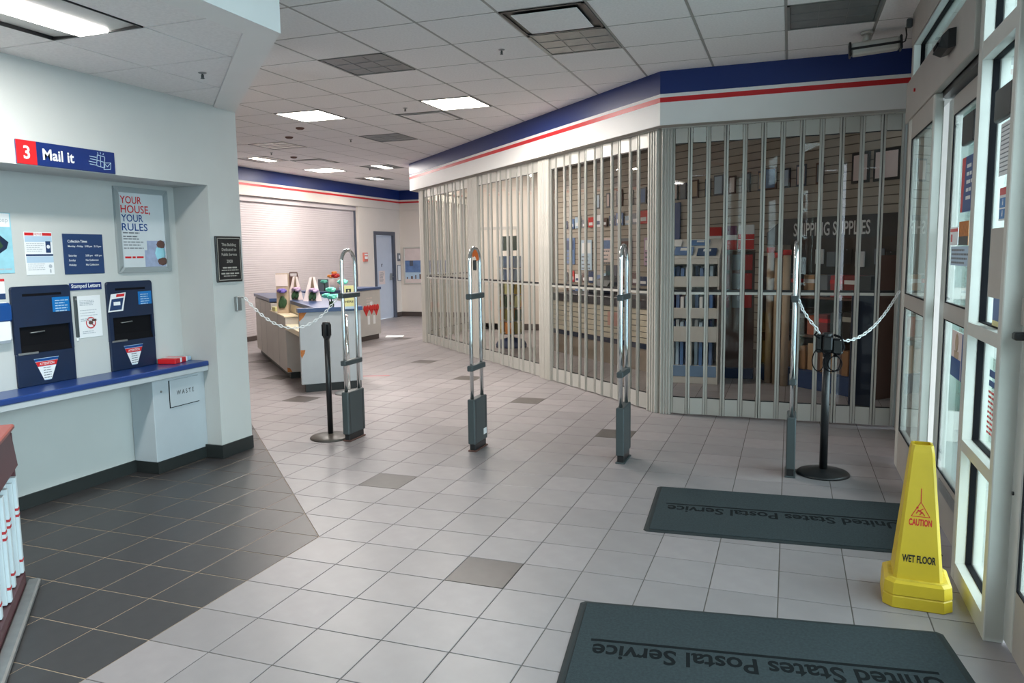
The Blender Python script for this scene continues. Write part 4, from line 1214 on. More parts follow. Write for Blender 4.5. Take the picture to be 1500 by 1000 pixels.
# ------------------------------------------------------------------ floor mats
def floor_mat(x, y, ang, L, W, label, ty):
    """rubber bordered mat; the lettering reads from the far side"""
    t = thing('floor_mat', label, 'mat', at(x, y, 0, ang))
    c = .02
    oc = [(c, -W), (L - c, -W), (L, -W + c), (L, -c), (L - c, 0), (c, 0), (0, -c), (0, -W + c)]
    ce = lambda k: [(L / 2 + (px_ - L / 2) * (1 - k / L), -W / 2 + (py_ + W / 2) * (1 - k / W)) for px_, py_ in oc]
    MB().loft([[(a, b, .0004) for a, b in oc], [(a, b, .002) for a, b in oc], [(a, b, .006) for a, b in ce(.03)]]).build('border', MATB, t)
    i = .03
    MB().cbox(i, -W + i, .0055, L - i, -i, .0095, .002).build('pile', MATG, t)
    rot = Matrix.Translation((0, 0, 0)) @ Matrix.Rotation(PI, 4, 'Z')
    x0, x1 = ty[1], ty[2]
    MB().box(x0, -ty[0] - .009, .0094, x1, -ty[0] + .009, .0100).build('text_rule', MATT, t)
    tx = text_mb('United States Postal Service', -x1 + .0, ty[0] + .028, -x0 - .012, ty[0] + .028 + .112, .0098, .022)
    tx.build('lettering', MATT, t, rot)
    return t
floor_mat(1.655, 1.497, math.radians(3.7), 1.52, .86, 'dark grey green mat with dark lettering, farther of two, partly behind the cone', (.365, .088, 1.40))
floor_mat(1.602, -.317, math.radians(7.2), 1.485, .90, 'dark grey green mat with dark lettering at the bottom of the view, nearer of two', (.352, .088, 1.372))

# ------------------------------------------------------------------ camera housing, sprinklers, detectors
t = thing('camera_housing', 'grey box shaped camera housing with black ends hung from the ceiling', 'camera', at(3.01, 3.02, 3.075) @ Matrix.Rotation(-.06, 4, 'Y'))
MB().cbox(-.165, -.05, -.045, .165, .05, .045, .012).build('body', FRAME, t)
MB().cbox(-.17, -.055, -.01, .17, -.046, .008, .003).build('dark_band', BLACKG, t)
for s_ in (-1, 1):
    MB().cbox(s_ * .165, -.056, -.052, s_ * .182, .056, .052, .006).build('end_cap', BLACKG, t)
MB().cyl((-.06, 0, .045), (-.05, 0, .105), .03, .022, 14).cyl((-.05, 0, .10), (-.05, 0, .117), .045, n=16).build('bracket', FRAME, t)
MB().tube([(.182, 0, 0), (.205, 0, .01), (.215, 0, .05), (.21, 0, .115)], .005, 6).build('cable', BLACKG, t)
t = thing('corner_detector', 'small dark detector where the ceiling meets the right wall', 'detector', at(3.20, 2.62, 3.12))
MB().cbox(-.03, -.02, -.03, .008, .02, .03, .006).build('body', DGREY, t)

def sprinkler(x, y, z, label):
    t = thing('sprinkler', label, 'sprinkler', at(x, y, z), 'ceiling sprinklers')
    MB().lathe([(.001, 0), (.026, 0), (.022, -.004), (.009, -.007), (.001, -.008)], n=14).build('escutcheon', STEEL, t)
    MB().cyl((0, 0, -.007), (0, 0, -.030), .006, n=8).box(-.010, -.002, -.034, -.008, .002, -.014).box(.008, -.002, -.034, .010, .002, -.014).build('body', DGREY, t)
    MB().lathe([(.001, -.034), (.013, -.034), (.013, -.036), (.001, -.036)], n=12).build('deflector', DGREY, t)
sprinkler(-1.02, .45, SZ - .001, 'sprinkler under the hanging soffit')
sprinkler(.232, 2.43, CEIL - .001, 'sprinkler nearest the black edged air vent')
sprinkler(-1.62, 4.30, CEIL - .001, 'sprinkler between the two bright square lamps')
sprinkler(-3.40, 6.05, CEIL - .001, 'sprinkler beside the small unlit light right of two')
sprinkler(-5.25, 6.72, CEIL - .001, 'sprinkler above the left end of the shutter')
sprinkler(-5.0, 9.3, CEIL - .001, 'sprinkler farthest away, by the half lit lamps')
for x, y, l in ((-3.45, 4.93, 'nearest'), (-4.03, 5.50, 'middle'), (-5.25, 7.30, 'farthest')):
    t = thing('smoke_detector', 'small dark round ceiling detector, %s of a row of three' % l, 'detector', at(x, y, CEIL - .001), 'round ceiling detectors')
    MB().lathe([(.001, 0), (.055, 0), (.052, -.012), (.035, -.022), (.001, -.024)], n=18).build('body', BROWN, t)
    MB().lathe([(.001, -.0245), (.016, -.0245), (.014, -.028), (.001, -.028)], n=10).build('lens', SOFF, t)

# ------------------------------------------------------------------ service island (45 degrees to the room)
IS = Matrix.Translation((-2.795, 3.813, 0)) @ Matrix(((k2, -k2, 0, 0), (k2, k2, 0, 0), (0, 0, 1, 0), (0, 0, 0, 1)))   # local x = along the end panel, y = away
t = thing('service_counter', 'grey service counter with a blue top and chipped corners in the mid lobby', 'counter', IS)
ep = MB().cbox(0, 0, .098, .71, .055, .93, .003).build('end_panel', CABL, t)
chip = lambda pts, nm='chipped_corner': MB().loft([[(x, -.0015, z) for x, z in pts], [(x, .0005, z) for x, z in pts]]).build(nm, CHIP, ep)
chip([(0, .93), (.085, .93), (.05, .875), (.012, .84), (0, .83)])
chip([(0, .50), (.055, .50), (.045, .46), (.02, .42), (.015, .40), (0, .44)])
MB().box(.05, .03, .002, .70, .10, .097).build('plinth', BASEB, t)
MB().cbox(.20, .06, .098, .71, 4.2, .93, .003).build('body', CABG, t)
MB().cbox(.015, 1.14, .085, .199, 2.40, .80, .003).build('cabinet', CABG, t)
MB().cbox(.015, 2.402, .085, .199, 4.25, .915, .003).build('cabinet', CABG, t)
MB().box(.014, 1.79, .09, .016, 1.796, .79).box(.014, 3.0, .09, .0155, 3.006, .90).box(.014, 3.6, .09, .0155, 3.606, .90).build('door_joint', GREYT, t)
MB().box(.06, 1.17, .002, .65, 4.2, .084).build('plinth', BASEB, t)
MB().add([(.0145, 1.139, .09), (.0145, 1.139, .15), (.05, 1.139, .14), (.075, 1.139, .09)], [(3, 2, 1, 0)]).build('chipped_corner', CHIP, t)
MB().cbox(.012, .056, .64, .199, 1.139, .705, .004).build('writing_shelf', CREAM, t)
MB().box(.196, .056, .705, .1995, 1.8, .929).build('shelf_back', CREAM, t)
top = MB()
top.prism([(-.015, -.02), (.73, -.02), (.73, 4.27), (.0, 4.27), (.0, 2.42), (.185, 2.42), (.185, .07), (-.015, .07)], .932, .978)
top.build('top', CTOP, t)
MB().prism([(.0, 1.13), (.185, 1.13), (.185, 2.42), (.0, 2.42)], .801, .815).build('side_top', CREAM, t)

t = thing('far_counter', 'grey counter with a blue top and heart balloon print, behind the main service counter', 'counter', at(-4.85, 7.5, 0))
MB().cbox(-.70, 0, .095, 0, 1.76, .932, .003).build('body', CABG, t)
MB().box(-.66, .03, .002, -.03, 1.73, .094).build('plinth', BASEBR, t)
MB().cbox(-.72, -.02, .933, .02, 1.78, .98, .005).build('top', CTOP, t)
hb = thing('balloon_print', 'red heart balloon print stuck on the far counter', 'print', face((-4.8488, 8.90, .36), (0, 1, 0)))
for cx, cz, r in ((-.16, .20, .11), (.03, .21, .10), (.20, .20, .115)):
    mb = MB().blob((cx - r * .42, cz + r * .35, .0015), r * .55, r * .6, .001).blob((cx + r * .42, cz + r * .35, .0015), r * .55, r * .6, .001)
    mb.add([(cx - r * .9, cz + r * .2, .0015), (cx + r * .9, cz + r * .2, .0015), (cx, cz - r, .0015)], [(2, 1, 0)])
    mb.build('heart', FRED, hb)
MB().box(-.12, -.06, 0, -.04, .10, .001).box(.08, -.06, 0, .16, .10, .001).box(-.02, .22, 0, .07, .36, .001).build('white_part', PAPER, hb)
lines_mb(-.14, .42, .14, 4, .05, .016, .0005).build('print', PINKW, hb)

def local(u, v, z=.979, rot=0):
    return IS @ at(u, v, z, rot)
def flower(mb, c, r, m_p, n=6):
    for k in range(n):
        a = 2 * PI * k / n
        mb.blob((c[0] + r * .6 * math.cos(a), c[1] + r * .35 * math.sin(a), c[2] + r * .45 * math.sin(a * 2) * .5), r * .55, r * .5, r * .42, m_p, 7, 4)
    mb.blob((c[0], c[1], c[2] + r * .25), r * .4, r * .4, r * .35, m_p, 7, 4)
def stand_card(name, label, cat, m, w, h, lean=.10, group=None):
    """folded card or bag standing: front and back panels leaning together"""
    t = thing(name, label, cat, m, group)
    for s_ in (1, -1):
        MB().add([(-w / 2, s_ * lean * h, 0), (w / 2, s_ * lean * h, 0), (w / 2 * .92, s_ * .006, h), (-w / 2 * .92, s_ * .006, h),
                  (-w / 2, s_ * lean * h - .004, 0), (w / 2, s_ * lean * h - .004, 0), (w / 2 * .92, s_ * .006 - .004, h), (-w / 2 * .92, s_ * .006 - .004, h)],
                 [(0, 1, 2, 3), (7, 6, 5, 4), (0, 4, 5, 1), (1, 5, 6, 2), (2, 6, 7, 3), (3, 7, 4, 0)]).build('panel', PINKW if 'A' not in label else TAN, t)
    return t
CAMD = -PI / 4 + .35      # turns a card in the island's frame towards the entrance
t = thing('gift_bag', 'tall tan gift bag with a violet flower print on the counter', 'gift bag', local(.088, 1.70, .816, CAMD))
MB().loft([[(-.075, -.045, 0), (.075, -.045, 0), (.075, .045, 0), (-.075, .045, 0)], [(-.08, -.035, .53), (.08, -.035, .53), (.08, .035, .53), (-.08, .035, .53)]]).build('bag', TAN, t)
MB().box(-.08, -.044, .36, .08, -.036, .52).build('pale_head', PINKW, t)
fb = MB(); flower(fb, (.0, -.055, .30), .06, 0); fb.build('flower', PURP, t)
fb = MB()
for k in range(5): fb.blob((-.02 + .012 * k, -.055, .12 + .03 * (k % 3)), .035, .008, .06)
fb.build('leaves', GREEN, t)
t = thing('brown_bag', 'slim dark brown gift bag with a looped handle on the counter', 'gift bag', local(.34, 2.35, .979, CAMD))
MB().loft([[(-.05, -.035, 0), (.05, -.035, 0), (.05, .035, 0), (-.05, .035, 0)], [(-.062, -.03, .31), (.062, -.03, .31), (.062, .03, .31), (-.062, .03, .31)]]).build('bag', BROWN, t)
MB().tube([(-.055, 0, .29), (-.052, 0, .36), (.052, 0, .36), (.055, 0, .29)], .010, 8).build('handle', BROWN, t)
def easel(u, v, w, h, label, fl, extra=None):
    t = thing('card_display', label, 'card display', local(u, v, .979, CAMD), 'leaning card displays on the counter')
    for s_ in (-1, 1):
        MB().add([(s_ * w * .5, -.05, 0), (s_ * w * .20, -.05, 0), (s_ * w * .02, -.012, h), (s_ * w * .14, -.012, h * .98),
                  (s_ * w * .5, -.045, 0), (s_ * w * .20, -.045, 0), (s_ * w * .02, -.007, h), (s_ * w * .14, -.007, h * .98)],
                 [(0, 1, 2, 3), (7, 6, 5, 4), (0, 4, 5, 1), (1, 5, 6, 2), (2, 6, 7, 3), (3, 7, 4, 0)]).build('side_card', PINKW, t)
    MB().add([(-w * .36, .06, 0), (w * .36, .06, 0), (w * .10, .0, h * .97), (-w * .10, .0, h * .97)], [(0, 1, 2, 3)]).build('back_card', TAN, t)
    fb = MB(); flower(fb, (.02, -.05, h * .45), .06, 0); fb.build('flower', fl, t)
    fb = MB()
    for k in range(5): fb.blob((-.03 + .016 * k, -.055, .05 + .02 * (k % 3)), .02, .008, .05)
    fb.build('leaves', GREEN, t)
easel(.29, 1.90, .22, .32, 'pale A-shaped card display with green leaves, left of two on the counter', LILAC)
easel(.43, 1.40, .25, .32, 'pale A-shaped card display with a lilac flower, right of two on the counter', LILAC)
t = thing('card_block', 'grey card with a mint flower at the back of the counters', 'card', at(-5.0, 7.62, .981, .3))
MB().cbox(-.09, 0, 0, .09, .012, .20, .003).build('card', GREYT, t)
fb = MB(); flower(fb, (.02, -.02, .16), .055, 0); fb.build('flower', TEAL, t)
MB().tube([(.02, -.012, .0), (.03, -.012, .08), (.02, -.014, .15)], .006, 6).build('stem', GREEN, t)
t = thing('flower_pot', 'pale pot of red and orange paper flowers on the counter', 'flower pot', at(-4.93, 7.86, .981))
MB().lathe([(.001, 0), (.07, 0), (.085, .19), (.078, .19), (.06, .02), (.001, .02)], n=18).build('pot', PINKW, t)
fb = MB(); flower(fb, (.05, -.04, .25), .075, 0); flower(fb, (.0, .03, .24), .06, 0); fb.build('red_flower', FRED, t)
fb = MB(); flower(fb, (-.06, -.02, .24), .06, 0); flower(fb, (0, 0, .30), .05, 0); fb.build('orange_flower', FYEL, t)
t = thing('flower_pen', 'mint flower topped pens in a holder at the front of the counter', 'flower pens', local(.40, .12, .979))
MB().lathe([(.001, 0), (.03, 0), (.03, .06), (.025, .06), (.02, .01), (.001, .01)], n=12).build('holder', GREEN, t)
for dx, dy, z_ in ((-.05, .0, .13), (.045, -.01, .12), (.0, .02, .20), (.0, -.02, .115)):
    MB().tube([(dx * .3, dy * .3, .03), (dx * .8, dy, z_ - .02)], .004, 6).build('pen', GREEN, t)
    fb = MB(); flower(fb, (dx, dy, z_), .055, 0); fb.build('flower', TEAL, t)
t = thing('counter_sign', 'pale yellow sign card with a black symbol standing at the counter front', 'sign', local(.575, -.024, .952) @ face((0, 0, 0), (1, 0, 0)))
MB().cbox(-.085, 0, 0, .085, .27, .006, .002).build('card', SIGNY, t)
MB().cbox(-.035, .175, .006, .025, .235, .0066, .0002).build('symbol_square', BLACKG, t)
MB().blob((-.005, .215, .0066), .010, .010, .0006).box(-.015, .185, .0066, .006, .203, .007).build('symbol', SIGNY, t)
MB().box(-.055, .145, .006, .045, .16, .0064).build('print', BLACKG, t)
text_mb('HERE', -.05, .072, .05, .098, .0063, .02).build('lettering', BLACKG, t)
MB().box(-.085, 0, .006, .085, .03, .0064).build('pale_foot', LBLUE, t)
t = thing('mint_flower', 'mint flower standing behind the yellow counter sign', 'flower', local(.58, .30, .979))
MB().tube([(0, 0, 0), (.005, 0, .15), (0, 0, .26)], .005, 6).build('stem', GREEN, t)
fb = MB(); flower(fb, (0, 0, .28), .06, 0); fb.build('flower', TEAL, t)
t = thing('note_pad', 'pale yellow note pad on the low side of the counter', 'note pad', local(.09, 2.2, .8155, .1))
MB().cbox(-.07, -.10, 0, .07, .10, .055, .003).build('pad', SIGNY, t)
t = thing('red_floor_tape', 'thin red tape line on the floor right of the service counter', 'tape', at(-2.76, 5.10, 0, math.atan2(.131, .27)))
MB().cbox(0, -.018, .0003, .34, .018, .0016, .0005).build('tape', mat('floor tape red', (200, 70, 70), .5), t)
t = thing('floor_sheet', 'white sheet lying on the floor by the far counter', 'sheet', at(-4.72, 9.55, 0, .4))
MB().cbox(-.17, -.13, .0003, .17, .13, .012, .003).build('sheet', PAPER, t)

# ------------------------------------------------------------------ far wall: shutter, door, alarm, boards
sh = thing('roller_shutter', 'pale ribbed roller shutter closing the far left opening', 'shutter', at(FX, 0, 0))
mb = MB(); ns = 64; hs = 2.69 / ns
for k in range(ns):
    z = k * hs
    mb.add([(-.095, 7.02, z), (-.095, 12.0, z), (-.0905, 12.0, z + hs * .2), (-.0905, 7.02, z + hs * .2), (-.0905, 12.0, z + hs * .9), (-.0905, 7.02, z + hs * .9), (-.095, 12.0, z + hs), (-.095, 7.02, z + hs)],
           [(0, 1, 2, 3), (3, 2, 4, 5), (5, 4, 6, 7)])
tag(mb.build('slats', SHUT, sh), 'interlocking shutter slats', kind='stuff')
MB().box(-.10, 12.0, 0, -.06, 12.045, 2.695).build('side_guide', DFRAME, sh)
MB().box(-.10, 7.0, 2.60, -.04, 12.045, 2.699).build('head_box', SHUT, sh)
MB().cbox(-.10, 7.02, .003, -.06, 12.0, .09, .004).build('bottom_bar', BASEBR, sh)
d = thing('door_4', 'pale blue grey door in a dark frame near the far corner', None, at(FX, 12.72, 0)); d['kind'] = 'structure'
MB().box(-.12, 0, 0, .018, .09, 2.15).box(-.12, .95, 0, .018, 1.04, 2.15).box(-.12, .09, 2.06, .018, .95, 2.15).build('frame', DFRAME, d)
MB().cbox(-.08, .093, .008, -.04, .947, 2.057, .003).build('leaf', DOORG, d)
MB().cbox(-.04, .82, .95, -.015, .90, 1.12, .004).cyl((-.02, .86, 1.03), (.03, .86, 1.03), .012, n=10).cbox(.02, .75, 1.02, .035, .87, 1.045, .004).build('handle', STEEL, d)
MB().box(-.04, .26, .86, -.037, .56, 1.19).build('notice', PINKW, d)
lines_mb(0, 0, .2, 8, .03, .012, .0).build('print', GREYT, d, face((-.0365, .31, 1.14), (0, 1, 0)))
MB().box(-.04, .40, 1.29, -.037, .43, 1.36).box(-.04, .40, 1.345, -.037, .47, 1.36).build('number', DFRAME, d)
t = thing('fire_alarm', 'red and white fire alarm pull on the far wall beside the shutter', 'alarm', face((FX, 12.28, 1.52), (0, 1, 0)))
MB().cbox(-.09, -.09, 0, .09, .12, .04, .006).build('body', mat('alarm red', (208, 120, 108), .5), t)
MB().cbox(-.06, -.03, .04, .06, .03, .05, .003).build('bar', WHITE, t)
MB().box(-.07, .06, .0402, .07, .09, .042).build('print', PAPER, t)
t = thing('wall_reader', 'small dark grey box beside the far door', 'box', face((FX, 13.93, 1.42), (0, 1, 0)))
MB().cbox(-.06, 0, 0, .06, .20, .03, .005).build('body', GREYT, t)
MB().box(-.035, .06, .03, .035, .15, .0306).build('print', PAPER, t)
t = thing('paper_frame', 'small framed paper beside the far door', 'frame', face((FX, 13.85, .92), (0, 1, 0)))
MB().cbox(0, 0, 0, .17, .40, .015, .004).build('frame', DFRAME, t)
MB().box(.012, .012, .0145, .158, .388, .0158).build('sheet', PAPER, t)
t = thing('wall_map', 'large framed board with blue and dark prints on the far end wall', 'notice board', face((-6.86, 14.05, .83), (1, 0, 0)))
W_, H_ = 1.25, .94
MB().cbox(0, 0, 0, W_, .035, .03, .006).cbox(0, H_ - .035, 0, W_, H_, .03, .006).cbox(0, .035, 0, .035, H_ - .035, .03, .006).cbox(W_ - .035, .035, 0, W_, H_ - .035, .03, .006).build('frame', ALUP, t)
MB().box(.03, .03, .004, W_ - .03, H_ - .03, .008).build('sheet', PINKW, t)
MB().box(.04, .13, .0081, W_ - .04, .30, .0086).build('pale_field', LBLUE, t)
MB().box(.04, .30, .0082, W_ - .04, .60, .009).build('blue_field', WASHB, t)
MB().box(.17, .46, .0092, .27, .60, .0102).build('dark_picture', DFRAME, t)
sk = MB()
for k in range(9):
    x = .08 + k * .12
    sk.box(x, .13, .0092, x + .03 + .02 * (k % 2), .18 + .05 * ((k * 5) % 4) / 2, .010)
sk.build('skyline_print', BROWN, t)

ORD = ['first', 'second', 'third', 'fourth', 'fifth', 'sixth', 'seventh', 'eighth', 'ninth', 'tenth', 'eleventh', 'twelfth', 'thirteenth', 'fourteenth', 'fifteenth', 'sixteenth', 'seventeenth', 'eighteenth', 'nineteenth', 'twentieth', 'twenty first', 'twenty second', 'twenty third', 'twenty fourth', 'twenty fifth', 'twenty sixth', 'twenty seventh']
# ------------------------------------------------------------------ inside the shop
def SM(s, c, z=0, rot=0):       # frame on the shop wall: x = along (to the right), y = into the room is negative
    p = SW(s, c)
    return Matrix.Translation((p[0], p[1], z)) @ Matrix.Rotation(-PI / 4 + rot, 4, 'Z')
def shop_face(s, c, z):
    p = SW(s, c)
    return face((p[0], p[1], z), (k2, -k2, 0))
cols = [DFRAME, BROWN, GREYT, DBLUE, BLACKG, DGREY]
names = ['slate', 'brown', 'grey', 'dark blue', 'black', 'dark grey']
fr_s = [-7.6, -7.25, -6.9, -6.55, -6.2, -5.85, -5.40, -5.17, -4.90, -4.61, -4.38, -4.10, -3.83, -3.55, -3.38, -3.12, -2.87, -2.58]
for k, s_ in enumerate(fr_s):
    w = [.16, .12, .20, .14][k % 4]; h = [.26, .24, .28, .25][(k * 3) % 4]
    t = thing('picture_frame', 'small %s picture frame, %s from the left in the high row on the shop wall' % (['black', 'slate', 'brown'][k % 3], ORD[k]), 'picture frame', shop_face(s_, 9.18, 2.34), 'picture frames along the shop wall')
    MB().cbox(-w / 2, 0, 0, w / 2, h, .018, .004).build('frame', [BLACKG, DFRAME, BROWN][k % 3], t)
    MB().box(-w / 2 + .022, .022, .0175, w / 2 - .022, h - .022, .019).build('picture', [LBLUE, PINKW, GREYT, TAN, WASHB][k % 5], t)
for s_, w, l in ((-2.0, .24, 'large dark framed picture on the shop wall, left of two near the right end'), (-1.66, .34, 'large dark framed picture on the shop wall, rightmost near the entrance')):
    t = thing('picture_frame', l, 'picture frame', shop_face(s_, 9.18, 2.30))
    MB().cbox(-w / 2, 0, 0, w / 2, .34, .02, .004).build('frame', BLACKG, t)
    MB().box(-w / 2 + .03, .03, .0195, w / 2 - .03, .31, .021).build('picture', PINKW, t)
t = thing('blue_banner', 'narrow blue banner hanging on the shop wall', 'banner', shop_face(-5.35, 9.17, 1.55))
MB().cbox(-.12, 0, 0, .12, .75, .012, .003).build('banner', mat('banner blue', (62, 84, 140), .6), t)
t = thing('shipping_sign', 'dark sign board reading SHIPPING SUPPLIES on the shop wall', 'sign', shop_face(-2.38, 9.17, 1.63))
MB().loft([[(-1.02, 0, 0), (1.0, 0, 0), (1.0, .32, 0), (-.75, .32, 0), (-1.02, .16, 0)], [(-1.02, 0, .03), (1.0, 0, .03), (1.0, .32, .03), (-.75, .32, .03), (-1.02, .16, .03)]]).build('board', mat('dark sign board', (46, 44, 46), .5), t)
text_mb('SHIPPING SUPPLIES', -.56, .10, .56, .26, .031, .014).build('lettering', PAPER, t)
t = thing('red_disc', 'round red sticker below the shipping sign', 'sticker', shop_face(-2.52, 9.17, 1.56) @ Matrix.Translation((0, 0, .034)))
MB().cyl((0, 0, 0), (0, 0, .004), .09, n=24).build('disc', FRED, t)

# wall fixtures in front of the shop wall: plinth, shelves and goods
def goods_shelf(s0, s1, label):
    t = thing('goods_shelf', label, 'shelf', SM(s0, 8.32))
    w = s1 - s0
    MB().cbox(0, 0, .0, w, .50, .20, .004).build('plinth', DBLUE, t)
    for z_ in (.60, 1.04):
        MB().cbox(0, .08, z_ - .025, w, .52, z_, .003).build('shelf', BROWN, t)
    MB().box(0, .52, .2, w, .54, 1.7).build('back_panel', mat('dark back panel', (64, 54, 48), .7), t)
    MB().box(-.012, 0.05, 0, -.001, .54, 1.5).box(w + .001, .05, 0, w + .012, .54, 1.5).build('side_panel', BROWN, t)
    return t, w
goods_shelf(-2.93, -1.30, 'dark goods shelf with a blue plinth, behind the chain post')
cm = [CARD, CARD2, BROWN, mat('dull orange carton', (170, 88, 60), .7, var=.1), mat('wine red carton', (122, 44, 46), .6, var=.1)]
PG = {}
def box_item(name, label, cat, s, c, z, w, d, h, m, group, band=None, rot=0):
    t = thing(name, label, cat, SM(s, c, z, rot), group)
    MB().cbox(-w / 2, 0, 0, w / 2, d, h, .004).build('body', m, t)
    if band: MB().box(-w / 2 - .0006, -.0006, h * .62, w / 2 + .0006, d, h * .8).build('band', band, t)
    return t
k = 0
s_ = -2.86
while s_ < -1.38:                                   # flat cartons standing on the plinth
    if True:
        box_item('flat_box', 'flat %s shipping box, %s from the left on the low shelf' % (['brown', 'tan', 'dark brown'][(k * 3) % 3 if False else k % 3], ORD[k]), 'box', s_, 8.42 + .03 * (k % 3), .2015, .085, .30, .27 + .035 * ((k * 7) % 3), cm[k % 3], 'flat shipping boxes on the low shelf')
    s_ += .10; k += 1
s_ = -2.84; k = 0
while s_ < -1.4:                                    # goods on the middle shelf
    if True:
        box_item('goods_pack', 'small %s pack, %s from the left on the middle goods shelf' % (['wine red', 'dark brown', 'dark grey', 'orange', 'black'][(k * 7) % 5], ORD[k]), 'pack', s_, 8.48, .602, .13, .2, .22 + .05 * ((k * 5) % 4) / 2, [cm[4], BROWN, DGREY, cm[3], BLACKG][(k * 7) % 5], 'packs on the middle shelf', [None, RED, None, SILV][k % 4])
    s_ += .165; k += 1
s_ = -2.82; k = 0
while s_ < -1.4:
    if True:
        box_item('goods_pack', 'pack, %s from the left on the upper goods shelf' % ORD[k], 'pack', s_, 8.50, 1.042, .15, .2, .24 + .08 * ((k * 3) % 3), [cm[4], mat('red carton', (160, 40, 44), .55), GREYT, CARD2, DGREY, BLACKG][(k * 5) % 6 if s_ > -3.1 else (k % 3)], 'packs on the upper shelf', [PAPER, None, RED][k % 3])
    s_ += .19; k += 1
for k, (x, y) in enumerate(((2.24, 5.97), (2.42, 5.79), (2.33, 5.87))):
    t = thing('mailing_tube', 'pale mailing tube with a red cap before the goods shelf, %s of three' % ['leftmost', 'rightmost', 'middle'][k], 'mailing tube', at(x, y), 'mailing tubes with red caps')
    MB().cyl((0, 0, 0.001), (0, 0, 1.54 - .03 * k), .043, n=14).build('tube', TAN, t)
    MB().cyl((0, 0, 1.54 - .03 * k), (0, 0, 1.60 - .03 * k), .048, n=14).build('cap', FRED, t)
t = thing('navy_panel', 'plain navy panel behind the right end of the folding grille', 'panel', at(3.03, 4.60))
MB().cbox(0, 0, .002, .22, .06, 1.12, .005).build('panel', NAVY, t)
for k, s_ in enumerate((-2.42, -2.25, -2.02, -1.85, -1.60, -1.45)):
    t = thing('blister_pack', 'small %s blister pack, %s from the left below the shipping sign' % (['white', 'grey', 'black'][k % 3], ORD[k]), 'pack', shop_face(s_, 8.99, 1.40 - .03 * (k % 2)), 'hanging packs under the shipping sign')
    MB().cbox(-.06, 0, 0, .06, .17, .02, .004).build('pack', [PAPER, GREYT, BLACKG][k % 3], t)
    MB().tube([(0, .16, -.035), (0, .16, .03)], .004, 5).build('hook', STEEL, t)

# white rack of blue packs just behind the corner of the grilles, facing the entrance
RKX, RKY = 0.88, 5.65
t = thing('card_rack', 'white rack of blue and white packs behind the corner of the grilles', 'rack', at(RKX, RKY))
W_ = .805
MB().cbox(0, 0, 0, .018, .46, 1.48, .003).build('side_panel', RACKW, t); MB().cbox(W_ - .018, 0, 0, W_, .46, 1.48, .003).build('side_panel', RACKW, t)
MB().box(.018, .44, .0, W_ - .018, .46, 1.48).build('back_panel', RACKW, t)
MB().cbox(.018, .0, .085, W_ - .018, .02, .215, .003).build('base_band', mat('pale blue base', (120, 150, 186), .5), t)
MB().box(.018, .005, .003, W_ - .018, .02, .084).build('kick_panel', RACKW, t)
ROWS = ((.205, .30, .590, .50), (.59, .69, .760, .755), (.91, .91, 1.21, 1.21), (1.21, 1.285, 1.42, 1.42))
for z_, lip in ((.215, 0), (.585, .695), (.83, .915), (1.20, 1.287)):
    MB().cbox(.018, .022, z_ - .02, W_ - .018, .44, z_, .003).build('shelf', RACKW, t)
    if lip: MB().cbox(.018, .0, z_ - (.085 if lip < .7 else .05), W_ - .018, .014, lip - .012, .003).build('front_lip', RACKW, t)
MB().cbox(.018, .0, 1.415, W_ - .018, .02, 1.48, .003).build('front_lip', RACKW, t)
MB().box(.478, .015, .215, .496, .435, 1.46).build('divider', RACKW, t)
MB().add([(0, 0, 1.482), (W_, 0, 1.482), (W_, .46, 1.715), (0, .46, 1.715), (0, .46, 1.482), (W_, .46, 1.482)], [(0, 1, 2, 3), (0, 3, 4), (1, 5, 2), (3, 2, 5, 4), (0, 4, 5, 1)]).build('sloped_top', RACKW, t)
pm = [WASHB, LBLUE, DBLUE, PAPER, mat('mid blue pack', (84, 124, 180), .5, var=.1)]
pn = ['dusty blue', 'pale blue', 'dark blue', 'white', 'mid blue']
for row, (z_, hh) in enumerate(((.2155, .29), (.5855, .15), (.8305, .20), (1.2005, .17))):
    x = .05; n = 0
    while x < W_ - .045:
        if not (.445 < x < .53):
            ci = (n * 3 + row * 2 + n // 4) % 5
            c = thing('blue_pack', 'slim %s pack, %s from left on the %s shelf of white rack' % (pn[ci], ORD[n], ['lowest', 'second lowest', 'third', 'top'][row]), 'pack', at(RKX + x, RKY + .035 + .012 * (n % 3), z_), 'slim packs in the white rack')
            MB().cbox(-.019, 0, 0, .019, .25, hh + .012 * (n % 3), .003).build('body', pm[ci], c)
            n += 1
        x += .055
RKT = at(RKX, RKY, 1.486) @ Matrix.Rotation(math.atan2(.233, .46), 4, 'X')
for k, (x, y, w, d_, ci) in enumerate(((.14, .05, .20, .16, 1), (.38, .07, .22, .20, 0), (.65, .05, .22, .18, 2), (.20, .30, .26, .16, 3), (.55, .32, .22, .13, 4))):
    c = thing('flat_pack', '%s flat pack lying on the sloped top of the white rack, %s' % (pn[ci], ['front left', 'front middle', 'front right', 'back left', 'back right'][k]), 'pack', RKT @ Matrix.Translation((x, y, .002)), 'flat packs on the sloped rack top')
    MB().cbox(-w / 2, 0, 0, w / 2, d_, .014, .003).build('body', pm[ci], c)
    MB().box(-w * .2, d_ * .5, .0138, w * .2, d_ * .85, .0146).build('label', PAPER, c)

